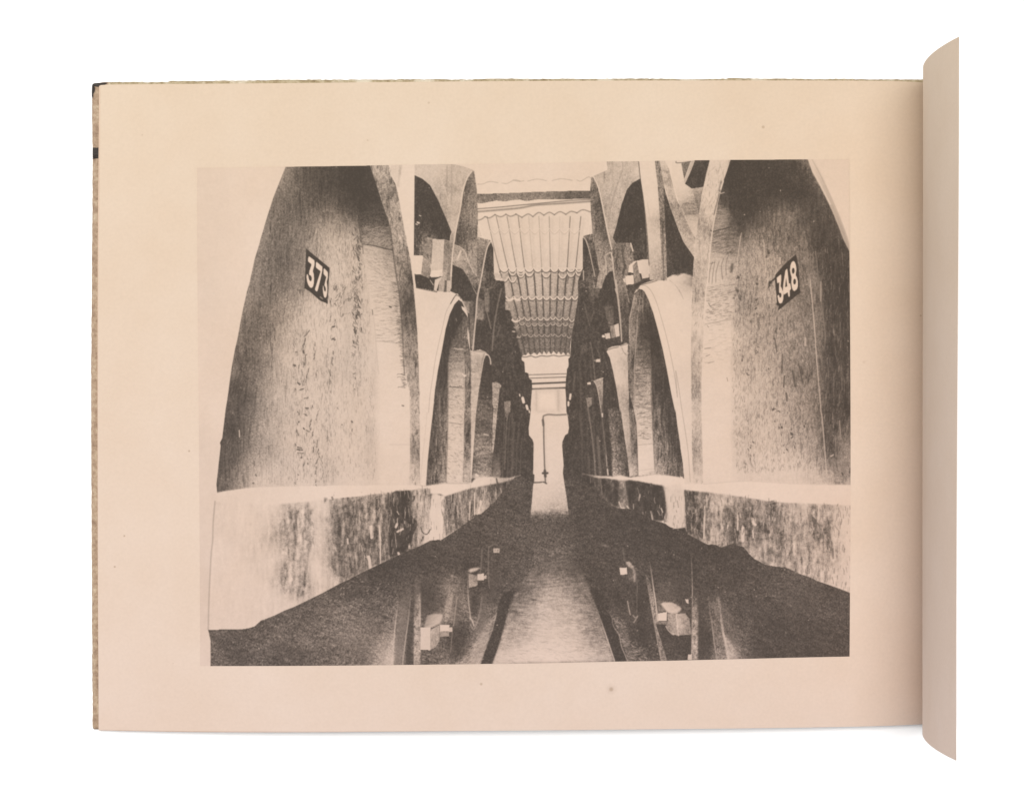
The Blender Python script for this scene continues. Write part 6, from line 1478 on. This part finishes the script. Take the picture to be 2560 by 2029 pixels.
# right: posts, brackets, bolts
fill(C4((1710, 480), (1760, 560), (1815, 760), (1870, 1090), (1840, 1110), (1990, 1594), (1905, 1594), (1840, 1200), (1800, 1000), (1770, 850)), ct(C4, (1740, 620, .3), (1785, 800, .46), (1815, 950, .5), (1830, 1080, .55), (1850, 1250, .4), (1930, 1500, .42)), (('v2', .1), ('f', .1)), 0.8)
stroke(C4((1758, 290), (1785, 450), (1815, 680), (1845, 880), (1868, 1080)), 3.4, 0.86, 0.85, 0.8, True, None, 0.6)
stroke(C4((1712, 500), (1755, 720), (1800, 1000), (1840, 1220), (1910, 1594)), 2.4, 0.6, 0.7, 0.8, True, None, 0.6)
fill(C4((1850, 700), (1900, 850), (1980, 980), (1870, 980)), 0.5, (('f', .08),), 5, 0.7)
fill(C4((1870, 985), (1985, 965), (1982, 1080), (1872, 1080)), 0.92, (), 0.4)
fill(C4((1865, 1085), (1985, 1085), (1990, 1125), (1835, 1120)), 0.4, ROUGH, 0.5)
fill(C4((1905, 862), (1940, 840), (2060, 845), (2156, 900)) + D4((110, 850), (60, 900), (0, 905)) + C4((2010, 982), (1985, 965)), ct(C4, (1950, 880, .92), (2060, 930, .92), (2060, 855, .6), (2130, 940, .9)) + ct(D4, (40, 840, .8), (90, 860, .5)), (('d2', .05), ('f', .04)), 1)
fill(C4((1990, 990), (2112, 995), (2128, 1268), (2060, 1255), (1970, 1150), (1995, 1080)), ct(C4, (2050, 1050, .62), (2050, 1180, .5), (2110, 1200, .6), (2000, 1140, .4)), ROUGH, 0.5)
fill(D4((45, 905), (150, 895), (200, 960), (228, 1145), (70, 1160)), ct(D4, (70, 1000, .84), (130, 950, .55), (130, 1100, .66), (200, 1050, .3), (200, 1130, .4)), (('m', .08), ('f', .06)), 0.6)
stroke(D4((45, 905), (70, 1160)), 2, 0.95, 0.8, 0.5)
stroke(C4((1970, 1150), (2000, 1200), (2065, 1260)), 2.4, 0.8, 0.8, 0.6)
fill(C4((1376, 400), (1470, 396), (1476, 484), (1388, 490)), 0.9, (('f', .03),), 0.4)
fill(C4((1450, 325), (1500, 318), (1550, 370), (1585, 480), (1580, 582), (1555, 582), (1540, 430), (1490, 385)), ct(C4, (1490, 345, .7), (1560, 450, .45), (1570, 560, .6)), ROUGH, 1.2)
fill(C4((1480, 400), (1550, 400), (1560, 580), (1500, 570)), 0.25, ROUGH, 1.5, 0.7)
stroke(C4((1420, 150), (1440, 310)), 4, 0.32, 0.6, 2)
stroke(C4((1480, 830), (1500, 940), (1515, 1000)), 3, 0.7, 0.75, 0.8)
stroke(C4((1550, 1010), (1580, 1040), (1610, 1020), (1560, 1100)), 3, 0.66, 0.7, 1)
stroke(C4((1605, 600), (1600, 800), (1600, 1000)), 2.4, 0.35, 0.6, 1)
stroke(C4((1160, 110), (1230, 125)), 5, 0.42, 0.6, 2)
stroke(D4((212, 120), (228, 350), (236, 650), (236, 1000), (228, 1440)), 2.8, 0.68, 0.8, 0.8, True, None, 0.6)
fill(D4((238, 700), (285, 720), (300, 950), (300, 1440), (228, 1440)), ct(D4, (260, 780, .3), (265, 950, .55), (265, 1150, .55), (265, 1380, .6)), (('m', .12), ('f', .1)), 1.2)
fill(D4((185, 1378), (230, 1375), (228, 1444), (180, 1444)), 0.82, ROUGH, 0.6)
fill(D4((150, 730), (190, 735), (192, 788), (165, 775)), 0.85, ROUGH, 0.8)
stroke(D4((415, 660), (440, 850), (470, 1050), (495, 1260), (525, 1440)), 3.2, 0.66, 0.75, 0.9, True, None, 0.6)
fill(D4((430, 750), (560, 700), (620, 1180), (650, 1440), (525, 1440), (490, 1150)), ct(D4, (480, 850, .22), (540, 1000, .3), (550, 1250, .35), (590, 1400, .42)), (('v2', .1), ('f', .1)), 1.5, 0.85)
stroke(D4((535, 650), (560, 850), (590, 1080), (625, 1240), (660, 1440)), 5.5, 0.82, 0.8, 1.2, True, None, 0.6)
fill(D4((610, 1130), (700, 1260), (790, 1440), (660, 1440)), ct(D4, (640, 1230, .7), (690, 1350, .66), (680, 1430, .86), (760, 1420, .4)), (('h', .08), ('f', .08)), 5, 0.85)
fill(D4((600, 800), (700, 1000), (720, 1150), (620, 1130)), 0.28, (('f', .1),), 8, 0.6)

# ---- dust, grain and the paper edge -------------------------------------------------------------
allp = [(495, 420), (2122, 400), (2124, 1638), (502, 1662)]
flecks(allp, 420, (0.6, 2.4), (1.0, 2.2), 0.9, 0.4, 1.2, 0.75, 30)
T += G['f'] * 0.022 * (1.15 - T) + G['bb'] * 0.006 + G['b2'] * 0.006
T = np.clip(T, 0, 1.0)
T = T ** 0.88
T = T - 0.045 * np.sin(2 * math.pi * T)
# softened only as much as the old plate camera did
T = T * 0.55 + boxblur(T, 1) * 0.45

g = 0.335 + (0.997 - 0.335) * T
rgba = np.ones((H_, W_, 4), np.float32)
rgba[..., 0] = g * 1.004
rgba[..., 1] = g * 0.994
rgba[..., 2] = g * 1.0
rgba = np.clip(rgba, 0, 1)
img = bpy.data.images.new("plate_ink", W_, H_)
img.pixels.foreach_set(np.ascontiguousarray(rgba[::-1]).ravel())
img.update()
img.pack()

m, nt, b = new_mat("printed_plate", 0.85, 0.15)
col, h = paper_nodes(nt)
tx = N(nt, "ShaderNodeTexImage")
tx.image = img
tx.extension = 'EXTEND'
uvn = N(nt, "ShaderNodeUVMap")
uvn.uv_map = "UVMap"
nt.links.new(uvn.outputs[0], tx.inputs[0])
mx = N(nt, "ShaderNodeMix", data_type='RGBA', blend_type='MULTIPLY')
mx.inputs["Factor"].default_value = 1
nt.links.new(col, mx.inputs["A"])
nt.links.new(tx.outputs["Color"], mx.inputs["B"])
nt.links.new(mx.outputs["Result"], b.inputs["Base Color"])

PT = [(492.5, 419.5), (713, 417), (900, 414.3), (1036, 411.5), (1300, 408.5), (1475, 404.5), (1600, 403), (1680, 401), (2020, 398.5), (2122, 397.5)]
PB = [(500.5, 1664), (700, 1663.6), (880, 1662.4), (1280, 1657.5), (1535, 1652.7), (1680, 1650.2), (2000, 1642.5), (2124, 1640)]
PL = [(0, 492.6), (0.25, 494), (0.5, 497), (0.75, 499), (1, 500.5)]
PR = [(0, 2121.8), (0.2, 2123.8), (0.5, 2126.2), (0.75, 2126), (1, 2123.8)]
ph_state = random.getstate()
pr = sheet("printed_photograph", m, 0.00016, 70, 50, lambda v: smooth_interp(PL, v), lambda v: smooth_interp(PR, v),
           lambda x: smooth_interp(PT, x), lambda x: smooth_interp(PB, x), 0.0, page,
           uv=lambda l: [((x - X0) * S / W_, 1 - (y - Y0) * S / H_) for x, y in l])
pr["label"] = "sepia printed photograph of a cellar aisle between great numbered casks"
